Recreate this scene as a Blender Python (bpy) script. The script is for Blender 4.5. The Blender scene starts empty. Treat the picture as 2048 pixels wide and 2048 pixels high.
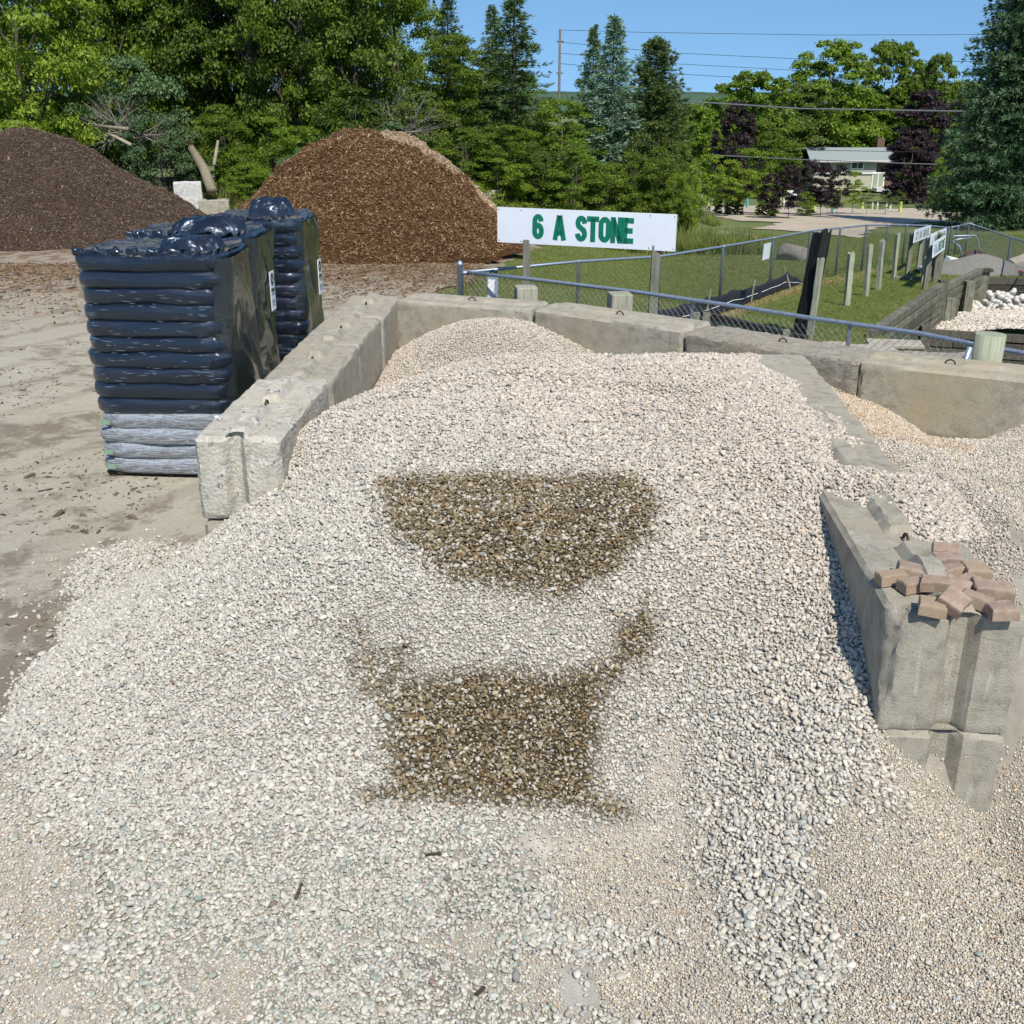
import bpy, bmesh, math, random
import numpy as np
from mathutils import Vector, Matrix, Euler, noise
from mathutils.geometry import delaunay_2d_cdt

random.seed(7)
rng = np.random.default_rng(7)
sc = bpy.context.scene
col = sc.collection

# ------------------------------------------------------------ camera, world, sun
CH, PITCH, F = 3.42, math.radians(21.0), 2142.0
cam = bpy.data.cameras.new('camera')
cam.sensor_width = 36.0
cam.lens = F / 2048 * 36.0
cam.clip_end = 6000
cam.clip_start = 0.05
cam_o = bpy.data.objects.new('camera', cam)
cam_o.location = (0, 0, CH)
cam_o.rotation_euler = (math.pi / 2 - PITCH, 0, 0)
col.objects.link(cam_o)
sc.camera = cam_o

SUN = Vector((0.20, -0.62, 0.80)).normalized()
w = bpy.data.worlds.new('World')
sc.world = w
w.use_nodes = True
nt = w.node_tree
nt.nodes.clear()
sky = nt.nodes.new('ShaderNodeTexSky')
sky.sky_type = 'NISHITA'
sky.sun_disc = False
sky.sun_elevation = math.asin(SUN.z)
sky.sun_rotation = math.atan2(SUN.x, SUN.y)
sky.altitude = 300
sky.air_density = 1.0
sky.dust_density = 0.0
sky.ozone_density = 1.6
tcn = nt.nodes.new('ShaderNodeTexCoord')
lift = nt.nodes.new('ShaderNodeVectorMath'); lift.operation = 'ADD'; lift.inputs[1].default_value = (0, 0, 0.20)
nrm_ = nt.nodes.new('ShaderNodeVectorMath'); nrm_.operation = 'NORMALIZE'
nt.links.new(tcn.outputs['Generated'], lift.inputs[0]); nt.links.new(lift.outputs[0], nrm_.inputs[0]); nt.links.new(nrm_.outputs[0], sky.inputs[0])
bg = nt.nodes.new('ShaderNodeBackground')
bg.inputs['Strength'].default_value = 0.115
wo = nt.nodes.new('ShaderNodeOutputWorld')
tint = nt.nodes.new('ShaderNodeMix'); tint.data_type = 'RGBA'; tint.blend_type = 'MULTIPLY'; tint.inputs['Factor'].default_value = 1
tint.inputs['B'].default_value = (0.77, 0.98, 1.06, 1)
nt.links.new(sky.outputs[0], tint.inputs['A']); nt.links.new(tint.outputs['Result'], bg.inputs[0])
nt.links.new(bg.outputs[0], wo.inputs[0])
sl = bpy.data.lights.new('sun', 'SUN')
sl.energy = 4.3
sl.angle = math.radians(0.55)
sl.color = (1.0, 0.945, 0.85)
so = bpy.data.objects.new('sun', sl)
so.rotation_euler = SUN.to_track_quat('Z', 'Y').to_euler()
col.objects.link(so)
sc.view_settings.view_transform = 'Standard'
sc.view_settings.look = 'None'
sc.view_settings.exposure = 0.35
sc.view_settings.gamma = 1.0
sc.view_settings.use_curve_mapping = False
sc.cycles.max_bounces = 6
sc.cycles.transparent_max_bounces = 8
sc.cycles.use_adaptive_sampling = True

SP, CP = math.sin(PITCH), math.cos(PITCH)
def ray(px, py):
    """direction of a photograph pixel (2048 px frame), used to measure where things stand"""
    a, b = (px - 1024) / F, (1024 - py) / F
    return (a, CP + b * SP, -SP + b * CP)
_TY = [-50, 17, 31, 70, 170, 400, 900, 1500, 2200]
_TZ = [0, 0, -0.95, -3.0, -9.8, -15, -16, -8, 8]
def sstep(t):
    t = np.clip(t, 0, 1)
    return t * t * (3 - 2 * t)
def zt(x, y):
    far = sstep((np.asarray(y, float) - 45) / 60)
    wgt = np.maximum(sstep((np.asarray(x, float) + 3) / 8), far)
    return np.interp(y, _TY, _TZ) * wgt
def hit(px, py, f=None):
    f = f or (lambda x, y: float(zt(x, y)))
    d = ray(px, py)
    lo = 1.0
    t = 1.0
    while t < 1500:
        x, y, z = d[0] * t, d[1] * t, CH + d[2] * t
        if z <= f(x, y):
            break
        lo = t
        t *= 1.01
    hi = t
    for _ in range(25):
        m = (lo + hi) / 2
        if CH + d[2] * m <= f(d[0] * m, d[1] * m): hi = m
        else: lo = m
    return Vector((d[0] * hi, d[1] * hi, CH + d[2] * hi))
def at_z(px, py, z):
    d = ray(px, py); t = (z - CH) / d[2]
    return Vector((d[0] * t, d[1] * t, z))
def at_y(px, py, Y):
    d = ray(px, py); t = Y / d[1]
    return Vector((d[0] * t, Y, CH + d[2] * t))
def zat(Y, py):
    d = ray(1024, py)
    return CH + d[2] * Y / d[1]
K = 2048 / 1932
def D(x, y): return (x * K, y * K)

# ------------------------------------------------------------ materials
def nodes(name):
    m = bpy.data.materials.new(name)
    m.use_nodes = True
    t = m.node_tree
    return m, t, t.nodes['Principled BSDF']
def N(t, kind, **kw):
    n = t.nodes.new(kind)
    for k, v in kw.items():
        if k in n.inputs: n.inputs[k].default_value = v
        else: setattr(n, k, v)
    return n
def ramp(t, stops, src, interp='LINEAR'):
    r = t.nodes.new('ShaderNodeValToRGB')
    r.color_ramp.interpolation = interp
    e = r.color_ramp.elements
    while len(e) < len(stops): e.new(0.5)
    for i, (p, c) in enumerate(stops):
        e[i].position = p
        e[i].color = (c, c, c, 1) if isinstance(c, (int, float)) else tuple(c) + (1,)
    t.links.new(src, r.inputs[0])
    return r.outputs[0]
def mix(t, f, a, b, mode='MIX'):
    m = t.nodes.new('ShaderNodeMix'); m.data_type = 'RGBA'; m.blend_type = mode
    for sock, v in ((m.inputs['Factor'], f), (m.inputs['A'], a), (m.inputs['B'], b)):
        if hasattr(v, 'links'): t.links.new(v, sock)
        elif isinstance(v, (int, float)): sock.default_value = v if sock.type == 'VALUE' else (v, v, v, 1)
        else: sock.default_value = tuple(v) + (1,)
    return m.outputs['Result']
def noise_n(t, scale, detail=6, rough=0.6, vec=None, dist=0.0):
    n = N(t, 'ShaderNodeTexNoise', Scale=scale, Detail=detail, Roughness=rough, Distortion=dist)
    if vec is not None: t.links.new(vec, n.inputs['Vector'])
    return n.outputs['Fac']
def coords(t, scale=(1, 1, 1), obj=True):
    c = t.nodes.new('ShaderNodeTexCoord')
    m = t.nodes.new('ShaderNodeMapping'); m.inputs['Scale'].default_value = scale
    if obj: t.links.new(c.outputs['Object'], m.inputs[0])
    else:
        g = t.nodes.new('ShaderNodeNewGeometry'); t.links.new(g.outputs['Position'], m.inputs[0])
    return m.outputs[0]
def bump(t, b, h, strength=0.5, dist=0.01, prev=None):
    n = N(t, 'ShaderNodeBump', Strength=strength, Distance=dist)
    t.links.new(h, n.inputs['Height'])
    if prev is not None: t.links.new(prev, n.inputs['Normal'])
    t.links.new(n.outputs[0], b.inputs['Normal'])
    return n.outputs[0]
def simple(name, c, rough=0.7, var=0.25, scale=8, bmp=0.3, bdist=0.004, metal=0.0, bscale=None, vscale=(1, 1, 1), world=False, coat=0):
    m, t, b = nodes(name)
    v = coords(t, vscale, not world)
    n = noise_n(t, scale, 6, 0.65, v)
    lo = tuple(x * (1 - var) for x in c); hi = tuple(min(1, x * (1 + var)) for x in c)
    t.links.new(ramp(t, [(0.3, lo), (0.7, hi)], n), b.inputs['Base Color'])
    b.inputs['Roughness'].default_value = rough
    b.inputs['Metallic'].default_value = metal
    if coat: b.inputs['Coat Weight'].default_value = coat
    if bmp: bump(t, b, noise_n(t, bscale or scale * 6, 5, 0.7, v), bmp, bdist)
    return m

def concrete(name, base, stain=0.5, pits=1.0, aggregate=False, crust=False, streak=False):
    m, t, b = nodes(name)
    v = coords(t)
    big = noise_n(t, 1.6, 5, 0.6, v, 0.5)
    mid = noise_n(t, 9, 8, 0.7, v)
    fine = noise_n(t, 90, 4, 0.8, v)
    dk = tuple(x * 0.55 for x in base); lt = tuple(min(1, x * 1.22) for x in base)
    c = ramp(t, [(0.32, dk), (0.5, base), (0.72, lt)], mid)
    warm = (base[0] * 1.08, base[1] * 0.98, base[2] * 0.82)
    c = mix(t, ramp(t, [(0.42, 0.0), (0.65, stain)], big), c, warm)
    c = mix(t, ramp(t, [(0.3, 0.35), (0.7, 0.0)], fine), c, tuple(x * 0.5 for x in base))
    if streak:
        vs = coords(t, (6, 6, 0.7))
        sn = noise_n(t, 3, 5, 0.7, vs)
        c = mix(t, ramp(t, [(0.58, 0.0), (0.72, 0.5)], sn), c, (0.62, 0.64, 0.58))
        c = mix(t, ramp(t, [(0.28, 0.45), (0.42, 0.0)], sn), c, tuple(x * 0.5 for x in base))
    # pits bumped in patches, their dark hollows also put into the colour
    vo = N(t, 'ShaderNodeTexVoronoi', Scale=38.0); t.links.new(v, vo.inputs['Vector'])
    pit = ramp(t, [(0.0, 0.0), (0.16, 1.0)], vo.outputs['Distance'])
    pm = ramp(t, [(0.52, 1.0), (0.6, 0.0)], noise_n(t, 14, 4, 0.6, v))
    c = mix(t, mix(t, 1.0, ramp(t, [(0.05, .8), (0.13, 0.0)], vo.outputs['Distance']), ramp(t, [(0.50, 0.0), (0.56, 1.0)], noise_n(t, 11, 4, 0.6, v)), 'MULTIPLY'), c, tuple(x * 0.28 for x in base))
    h = mix(t, 0.5, mid, fine)
    h = mix(t, pm, h, pit, 'MULTIPLY')
    if aggregate:
        va = N(t, 'ShaderNodeTexVoronoi', Scale=46.0); t.links.new(v, va.inputs['Vector'])
        vc = N(t, 'ShaderNodeSeparateColor'); t.links.new(va.outputs['Color'], vc.inputs[0])
        sep = vc.outputs[0]
        ac = ramp(t, [(0.0, (0.06, 0.065, 0.07)), (0.16, (0.25, 0.25, 0.25)), (0.26, (0.5, 0.48, 0.43)), (0.6, (0.62, 0.6, 0.55)), (0.9, (0.45, 0.36, 0.28)), (1.0, (0.7, 0.68, 0.64))], sep, 'CONSTANT')
        am = ramp(t, [(0.50, 0.0), (0.60, 0.75)], noise_n(t, 6, 6, 0.7, v))
        c = mix(t, am, c, ac)
        h = mix(t, 0.6, h, va.outputs['Distance'])
    t.links.new(c, b.inputs['Base Color'])
    b.inputs['Roughness'].default_value = 0.93
    b.inputs['Specular IOR Level'].default_value = 0.2
    n1 = None
    if crust:
        vv = coords(t, (1, 1, 3.2))
        n1 = bump(t, b, noise_n(t, 11, 6, 0.65, vv, 1.5), 0.9, 0.045)
    bump(t, b, h, 1.0 * pits, 0.016, n1)
    return m

def leafmat(name, a, bcol, trans=0.35, rough=0.55):
    m, t, b = nodes(name)
    g = t.nodes.new('ShaderNodeNewGeometry')
    c = ramp(t, [(0.0, a), (0.6, bcol), (1.0, tuple(min(1, x * 1.35) for x in bcol))], g.outputs['Random Per Island'])
    oi = t.nodes.new('ShaderNodeObjectInfo')
    hs = N(t, 'ShaderNodeHueSaturation')
    mr = N(t, 'ShaderNodeMapRange'); mr.inputs['To Min'].default_value = 0.75; mr.inputs['To Max'].default_value = 1.2
    t.links.new(oi.outputs['Random'], mr.inputs[0]); t.links.new(mr.outputs[0], hs.inputs['Value'])
    t.links.new(c, hs.inputs['Color'])
    c = hs.outputs[0]
    t.links.new(c, b.inputs['Base Color'])
    b.inputs['Roughness'].default_value = rough
    b.inputs['Specular IOR Level'].default_value = 0.35
    tr = t.nodes.new('ShaderNodeBsdfTranslucent')
    yl = mix(t, 1.0, c, (1.15, 1.25, 0.45), 'MULTIPLY')
    t.links.new(yl, tr.inputs[0])
    ms = t.nodes.new('ShaderNodeMixShader'); ms.inputs[0].default_value = trans
    t.links.new(b.outputs[0], ms.inputs[1]); t.links.new(tr.outputs[0], ms.inputs[2])
    t.links.new(ms.outputs[0], t.nodes['Material Output'].inputs['Surface'])
    return m

def wood(name, a, bb, rough=0.85, grain=(14, 14, 0.9), green=0.0):
    m, t, b = nodes(name)
    v = coords(t, grain)
    n = noise_n(t, 2.2, 8, 0.75, v, 0.4)
    c = ramp(t, [(0.3, a), (0.52, bb), (0.75, tuple(min(1, x * 1.35) for x in bb))], n)
    if green:
        v2 = coords(t)
        c = mix(t, ramp(t, [(0.5, 0.0), (0.62, green)], noise_n(t, 5, 5, 0.7, v2)), c, (0.2, 0.27, 0.17))
    t.links.new(c, b.inputs['Base Color'])
    oi = t.nodes.new('ShaderNodeObjectInfo'); hs = N(t, 'ShaderNodeHueSaturation')
    mr = N(t, 'ShaderNodeMapRange'); mr.inputs['To Min'].default_value = 0.62; mr.inputs['To Max'].default_value = 1.45
    t.links.new(oi.outputs['Random'], mr.inputs[0]); t.links.new(mr.outputs[0], hs.inputs['Value'])
    t.links.new(c, hs.inputs['Color']); t.links.new(hs.outputs[0], b.inputs['Base Color'])
    b.inputs['Roughness'].default_value = rough
    b.inputs['Specular IOR Level'].default_value = 0.2
    bump(t, b, n, 0.8, 0.012)
    return m

M = {}
M['conc'] = concrete('concrete_weathered', (0.405, 0.375, 0.31), streak=False)
M['conc_front'] = concrete('concrete_grey_green', (0.40, 0.37, 0.305), streak=True)
M['conc_rough'] = concrete('concrete_aggregate', (0.47, 0.445, 0.38), aggregate=True, pits=.55)
M['conc_crust'] = concrete('concrete_crusted', (0.42, 0.385, 0.32), crust=True)
M['conc_tan'] = concrete('concrete_tan', (0.42, 0.385, 0.305), stain=0.9)
M['conc_white'] = concrete('concrete_white', (0.62, 0.62, 0.60), stain=0.1)
M['rust'] = simple('rusty_steel', (0.06, 0.03, 0.02), 0.9)
M['galv'] = simple('galvanised_pipe', (0.30, 0.36, 0.45), 0.45, 0.18, 20, 0.15, 0.001, metal=0.55)
M['wire'] = simple('fence_wire', (0.13, 0.14, 0.15), 0.6, 0.2, 20, 0, metal=0.2)
M['post'] = wood('weathered_post', (0.10, 0.095, 0.075), (0.25, 0.24, 0.19), green=0.35)
M['post_dark'] = wood('dark_post', (0.05, 0.048, 0.04), (0.14, 0.13, 0.105))
M['post_green'] = wood('treated_post_green', (0.13, 0.14, 0.10), (0.24, 0.25, 0.185), green=0.45)
M['tie'] = wood('creosote_tie', (0.018, 0.016, 0.013), (0.085, 0.078, 0.062))
M['tie_grey'] = wood('grey_landscape_timber', (0.035, 0.032, 0.026), (0.13, 0.12, 0.09), green=0.4)
M['tie_dark'] = wood('black_timber', (0.008, 0.009, 0.009), (0.03, 0.032, 0.03))
M['white_sign'] = simple('painted_sign_white', (0.74, 0.79, 0.85), 0.35, 0.04, 3, 0.08, 0.002)
M['sign_edge'] = simple('sign_edge_wood', (0.3, 0.28, 0.22), 0.8)
M['green_paint'] = simple('sign_green', (0.004, 0.17, 0.10), 0.4, 0.12, 6, 0)
M['bark'] = wood('bark', (0.03, 0.025, 0.02), (0.11, 0.095, 0.075), grain=(5, 5, 0.8))
M['log'] = wood('bare_log', (0.12, 0.10, 0.07), (0.28, 0.24, 0.17), grain=(6, 6, 0.6))
M['boulder'] = concrete('boulder_stone', (0.27, 0.245, 0.215), stain=0.3)

def attr_mat(name, rough=0.85, spec=0.3, inst=True, bmp=0.25, bsc=60, wet=False):
    m, t, b = nodes(name)
    a = t.nodes.new('ShaderNodeAttribute'); a.attribute_name = 'tint'
    a.attribute_type = 'INSTANCER' if inst else 'GEOMETRY'
    v = coords(t)
    n = noise_n(t, 3 if inst else 12, 4, 0.6, v)
    c = mix(t, 1.0, a.outputs['Color'], ramp(t, [(0.3, 0.82), (0.7, 1.12)], n), 'MULTIPLY')
    t.links.new(c, b.inputs['Base Color'])
    b.inputs['Roughness'].default_value = rough
    b.inputs['Specular IOR Level'].default_value = spec
    if bmp: bump(t, b, noise_n(t, bsc, 5, 0.75, v), bmp, 0.01)
    return m
M['pebble'] = attr_mat('pebble', 0.8, 0.25, True, 0)
M['gravel_base'] = attr_mat('gravel_bed', 0.95, 0.1, False, 0.9, 130)

# ------------------------------------------------------------ mesh helpers
def tag(o, label=None, cat=None, group=None, kind=None):
    if label: o['label'] = label
    if cat: o['category'] = cat
    if group: o['group'] = group
    if kind: o['kind'] = kind
    return o
def empty(name, loc=(0, 0, 0), rz=0):
    o = bpy.data.objects.new(name, None)
    o.location = loc; o.rotation_euler = (0, 0, rz); o.empty_display_size = 0.1
    col.objects.link(o)
    return o
def mesh_obj(name, verts, faces, mat, parent=None, smooth=False, loc=None):
    me = bpy.data.meshes.new(name)
    if isinstance(verts, np.ndarray) and isinstance(faces, np.ndarray):
        nf, k = faces.shape
        me.vertices.add(len(verts)); me.vertices.foreach_set('co', verts.astype(np.float32).ravel())
        me.loops.add(nf * k); me.loops.foreach_set('vertex_index', faces.astype(np.int32).ravel())
        me.polygons.add(nf); me.polygons.foreach_set('loop_start', np.arange(0, nf * k, k, dtype=np.int32))
        me.update(calc_edges=True)
    else:
        me.from_pydata([tuple(v) for v in verts], [], [tuple(f) for f in faces])
    if smooth: me.polygons.foreach_set('use_smooth', [True] * len(me.polygons))
    mats = mat if isinstance(mat, (list, tuple)) else [mat]
    for m in mats: me.materials.append(m)
    me.validate()
    o = bpy.data.objects.new(name, me)
    if loc is not None: o.location = loc
    col.objects.link(o)
    if parent is not None: o.parent = parent
    return o
class MB:
    def __init__(s): s.v = []; s.f = []
    def box(s, c, size, rot=None, jit=0):
        c = Vector(c); hx, hy, hz = size[0] / 2, size[1] / 2, size[2] / 2
        R = rot if isinstance(rot, Matrix) else (Euler(rot).to_matrix() if rot else Matrix.Identity(3))
        b = len(s.v)
        for dz in (-hz, hz):
            for dx, dy in ((-hx, -hy), (hx, -hy), (hx, hy), (-hx, hy)):
                p = Vector((dx, dy, dz))
                if jit: p += Vector((random.uniform(-jit, jit), random.uniform(-jit, jit), random.uniform(-jit, jit)))
                s.v.append(c + R @ p)
        for f in ((3, 2, 1, 0), (4, 5, 6, 7), (0, 1, 5, 4), (1, 2, 6, 5), (2, 3, 7, 6), (3, 0, 4, 7)):
            s.f.append([b + i for i in f])
        return s
    def beam(s, a, b_, wd, ht, jit=0):
        a, b_ = Vector(a), Vector(b_); d = b_ - a
        q = d.to_track_quat('Y', 'Z').to_matrix()
        return s.box((a + b_) / 2, (wd, d.length, ht), q, jit)
    def tube(s, pts, r, n=6, cap=True):
        pts = [Vector(p) for p in pts]
        rs = r if isinstance(r, (list, tuple)) else [r] * len(pts)
        base = len(s.v)
        for i, p in enumerate(pts):
            d = (pts[min(i + 1, len(pts) - 1)] - pts[max(i - 1, 0)])
            q = d.to_track_quat('Z', 'Y')
            for k in range(n):
                a = 2 * math.pi * k / n
                s.v.append(p + q @ Vector((rs[i] * math.cos(a), rs[i] * math.sin(a), 0)))
        for i in range(len(pts) - 1):
            for k in range(n):
                k2 = (k + 1) % n
                s.f.append([base + i * n + k, base + i * n + k2, base + (i + 1) * n + k2, base + (i + 1) * n + k])
        if cap:
            s.f.append([base + k for k in range(n)][::-1])
            s.f.append([base + (len(pts) - 1) * n + k for k in range(n)])
        return s
    def quad(s, a, b_, c, d):
        b = len(s.v); s.v += [Vector(a), Vector(b_), Vector(c), Vector(d)]; s.f.append([b, b + 1, b + 2, b + 3]); return s
    def build(s, name, mat, parent=None, smooth=False, loc=None):
        return mesh_obj(name, s.v, s.f, mat, parent, smooth, loc)
def bevel(o, wd, seg=2):
    bm = bmesh.new(); bm.from_mesh(o.data)
    bmesh.ops.bevel(bm, geom=bm.edges[:], offset=wd, segments=seg, affect='EDGES', profile=0.5)
    bm.to_mesh(o.data); bm.free()
    return o
def children(o): return [c for c in bpy.data.objects if c.parent == o]
def copy_tree(o, kids, parent=None):
    c = o.copy(); col.objects.link(c)
    if parent is not None: c.parent = parent
    for ch in kids.get(o.name, []): copy_tree(ch, kids, c)
    return c
def kidmap(o):
    m = {}
    def rec(x):
        ks = children(x); m[x.name] = ks
        for k in ks: rec(k)
    rec(o); return m
def nz(p, s=1.0, o=0.0): return noise.noise(Vector((p[0] * s + o, p[1] * s + o * 1.7, p[2] * s - o)))
def fbm(x, y, s, o=0, oct=4):
    """vectorised cheap value fractal"""
    out = np.zeros_like(x, dtype=float); a = 1.0; tot = 0
    for k in range(oct):
        r = np.random.default_rng(1000 + o * 17 + k)
        tab = r.random((64, 64))
        xs, ys = x * s * 2 ** k + 100.3, y * s * 2 ** k + 57.1
        xi, yi = np.floor(xs).astype(int), np.floor(ys).astype(int)
        fx, fy = xs - xi, ys - yi
        fx, fy = fx * fx * (3 - 2 * fx), fy * fy * (3 - 2 * fy)
        g = lambda i, j: tab[i % 64, j % 64]
        out += a * ((g(xi, yi) * (1 - fx) + g(xi + 1, yi) * fx) * (1 - fy) + (g(xi, yi + 1) * (1 - fx) + g(xi + 1, yi + 1) * fx) * fy)
        tot += a; a *= 0.5
    return out / tot
def pip(x, y, poly):
    """signed: positive inside; distance to polygon edges (vectorised)"""
    inside = np.zeros(x.shape, bool); dist = np.full(x.shape, 1e9)
    n = len(poly)
    for i in range(n):
        x1, y1 = poly[i][:2]; x2, y2 = poly[(i + 1) % n][:2]
        cond = (y1 > y) != (y2 > y)
        xi = (x2 - x1) * (y - y1) / ((y2 - y1) if abs(y2 - y1) > 1e-12 else 1e-12) + x1
        inside ^= cond & (x < xi)
        dx, dy = x2 - x1, y2 - y1
        t = np.clip(((x - x1) * dx + (y - y1) * dy) / (dx * dx + dy * dy + 1e-12), 0, 1)
        dist = np.minimum(dist, np.hypot(x - x1 - t * dx, y - y1 - t * dy))
    return np.where(inside, dist, -dist)

def scatter(name, pts, rot, scl, tint, idx, protos, mat, parent=None):
    """point mesh with attributes + geometry nodes instancing (stuff nobody could count)"""
    me = bpy.data.meshes.new(name)
    n = len(pts)
    me.vertices.add(n); me.vertices.foreach_set('co', np.asarray(pts, np.float32).ravel())
    for an, ty, arr in (('rot', 'FLOAT_VECTOR', rot), ('scl', 'FLOAT_VECTOR', scl)):
        a = me.attributes.new(an, ty, 'POINT'); a.data.foreach_set('vector', np.asarray(arr, np.float32).ravel())
    a = me.attributes.new('tint', 'FLOAT_COLOR', 'POINT')
    a.data.foreach_set('color', np.concatenate([tint, np.ones((n, 1))], 1).astype(np.float32).ravel())
    a = me.attributes.new('pick', 'INT', 'POINT'); a.data.foreach_set('value', np.asarray(idx, np.int32))
    o = bpy.data.objects.new(name, me); col.objects.link(o)
    if parent is not None: o.parent = parent
    g = bpy.data.node_groups.new(name + '_scatter', 'GeometryNodeTree')
    g.interface.new_socket('Geometry', in_out='INPUT', socket_type='NodeSocketGeometry')
    g.interface.new_socket('Geometry', in_out='OUTPUT', socket_type='NodeSocketGeometry')
    gi, go = g.nodes.new('NodeGroupInput'), g.nodes.new('NodeGroupOutput')
    ip = g.nodes.new('GeometryNodeInstanceOnPoints')
    j = g.nodes.new('GeometryNodeJoinGeometry')
    infos = []
    for p in protos:
        oi = g.nodes.new('GeometryNodeObjectInfo'); oi.inputs['Object'].default_value = p
        oi.inputs['As Instance'].default_value = True
        infos.append(oi)
    for oi in reversed(infos): g.links.new(oi.outputs['Geometry'], j.inputs[0])
    def na(nm, ty):
        x = g.nodes.new('GeometryNodeInputNamedAttribute'); x.data_type = ty; x.inputs['Name'].default_value = nm
        return x.outputs['Attribute']
    g.links.new(gi.outputs[0], ip.inputs['Points'])
    g.links.new(j.outputs[0], ip.inputs['Instance'])
    ip.inputs['Pick Instance'].default_value = True
    g.links.new(na('pick', 'INT'), ip.inputs['Instance Index'])
    e2r = g.nodes.new('FunctionNodeEulerToRotation')
    g.links.new(na('rot', 'FLOAT_VECTOR'), e2r.inputs[0]); g.links.new(e2r.outputs[0], ip.inputs['Rotation'])
    g.links.new(na('scl', 'FLOAT_VECTOR'), ip.inputs['Scale'])
    g.links.new(ip.outputs[0], go.inputs[0])
    md = o.modifiers.new('scatter', 'NODES'); md.node_group = g
    return o
def proto(name, verts, faces, mat, smooth=True):
    me = bpy.data.meshes.new(name); me.from_pydata([tuple(v) for v in verts], [], faces)
    if smooth: me.polygons.foreach_set('use_smooth', [True] * len(me.polygons))
    me.materials.append(mat)
    return bpy.data.objects.new(name, me)
def stone_proto(seed, sub, mat, flat=0.62, rough=0.22):
    bm = bmesh.new(); bmesh.ops.create_icosphere(bm, subdivisions=sub, radius=0.5)
    r = random.Random(seed)
    cuts = [(Vector((r.gauss(0, 1), r.gauss(0, 1), r.gauss(0, 1))).normalized(), r.uniform(0.33, 0.46)) for _ in range(7)]
    for v in bm.verts:
        p = v.co.copy()
        p *= 1 + rough * nz(p, 2.2, seed * 3.1)
        for n_, d in cuts:
            k = p.dot(n_)
            if k > d: p -= n_ * (k - d) * 0.8
        v.co = Vector((p.x, p.y * r.uniform(0.80, 0.86), p.z * flat))
    me = bpy.data.meshes.new('stone_form'); bm.to_mesh(me); bm.free()
    me.polygons.foreach_set('use_smooth', [True] * len(me.polygons))
    me.materials.append(mat)
    return bpy.data.objects.new('stone_form', me)

# ------------------------------------------------------------ ground
def axis(lo, hi, step, far_lo, far_hi, g=1.35):
    a = list(np.arange(lo, hi + 1e-6, step)); s = step
    while a[-1] < far_hi: s *= g; a.append(a[-1] + s)
    s = step
    while a[0] > far_lo: s *= g; a.insert(0, a[0] - s)
    return np.array(a)
def grid_faces(nx, ny):
    i = np.arange(nx - 1)[None, :]; j = np.arange(ny - 1)[:, None]
    a = j * nx + i
    return np.stack([a, a + 1, a + nx + 1, a + nx], -1).reshape(-1, 4)
gx = axis(-40, 45, 1.0, -2600, 2600); gy = axis(-6, 110, 1.0, -300, 2600)
gx = np.unique(np.r_[gx, np.arange(3, 25, 0.125)]); gy = np.unique(np.r_[gy, np.arange(10, 28, 0.125)])
GX, GY = np.meshgrid(gx, gy)
PIT = [(5.80, 16.9), (8.42, 21.2), (10.62, 24.7), (10.9, 26.0), (26, 26.0), (26, 11.3), (6.0, 12.4)]
GZ = zt(GX, GY) - 1.25 * sstep((pip(GX.ravel(), GY.ravel(), PIT).reshape(GX.shape) + 0.06) / 0.12)

m, t, b = nodes('grass_ground')
v = coords(t)
n1 = noise_n(t, 0.35, 6, 0.6, v); n2 = noise_n(t, 14, 6, 0.75, v)
c = ramp(t, [(0.3, (0.11, 0.15, 0.034)), (0.55, (0.17, 0.20, 0.052)), (0.75, (0.25, 0.24, 0.10))], n1)
c = mix(t, ramp(t, [(0.35, 0.55), (0.6, 0.0)], n2), c, (0.035, 0.055, 0.012))
t.links.new(c, b.inputs['Base Color']); b.inputs['Roughness'].default_value = 0.95
bump(t, b, n2, 1.0, 0.05)
M['grass_ground'] = m
gnd = mesh_obj('ground', np.stack([GX, GY, GZ], -1).reshape(-1, 3), grid_faces(len(gx), len(gy)), M['grass_ground'], smooth=True)
tag(gnd, kind='structure')

def sheet(name, poly, off, mat, step=1.0, edge=0.25, jag=0.12, zf=zt):
    pts = []
    n = len(poly)
    for i in range(n):
        a, b_ = Vector(poly[i][:2]), Vector(poly[(i + 1) % n][:2])
        L = (b_ - a).length; k = max(1, int(L / edge)) if L < 80 else 30
        nrm = Vector((-(b_ - a).y, (b_ - a).x)).normalized()
        for q in range(k):
            p = a.lerp(b_, q / k)
            if jag and q: p += nrm * (nz((p.x, p.y, 0), 1.3, 3) * jag * 2.2 + nz((p.x, p.y, 0), 5.0, 9) * jag)
            pts.append(p)
    nb = len(pts)
    xs = [p.x for p in pts]; ys = [p.y for p in pts]
    X, Y = np.meshgrid(np.arange(math.floor(min(xs)), max(xs), step), np.arange(math.floor(min(ys)), max(ys), step))
    sd = pip(X.ravel(), Y.ravel(), [(p.x, p.y) for p in pts])
    for x, y, s_ in zip(X.ravel(), Y.ravel(), sd):
        if s_ > step * 0.3: pts.append(Vector((x, y)))
    edges = [(i, (i + 1) % nb) for i in range(nb)]
    vo, eo, fo, _, _, _ = delaunay_2d_cdt(pts, edges, [list(range(nb))], 1, 1e-5)
    o = mesh_obj(name, [(p.x, p.y, float(zf(p.x, p.y)) + off) for p in vo], [list(f) for f in fo], mat, smooth=True)
    if len(o.data.polygons) and o.data.polygons[0].normal.z < 0: o.data.flip_normals()
    return tag(o, kind='structure')

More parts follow.
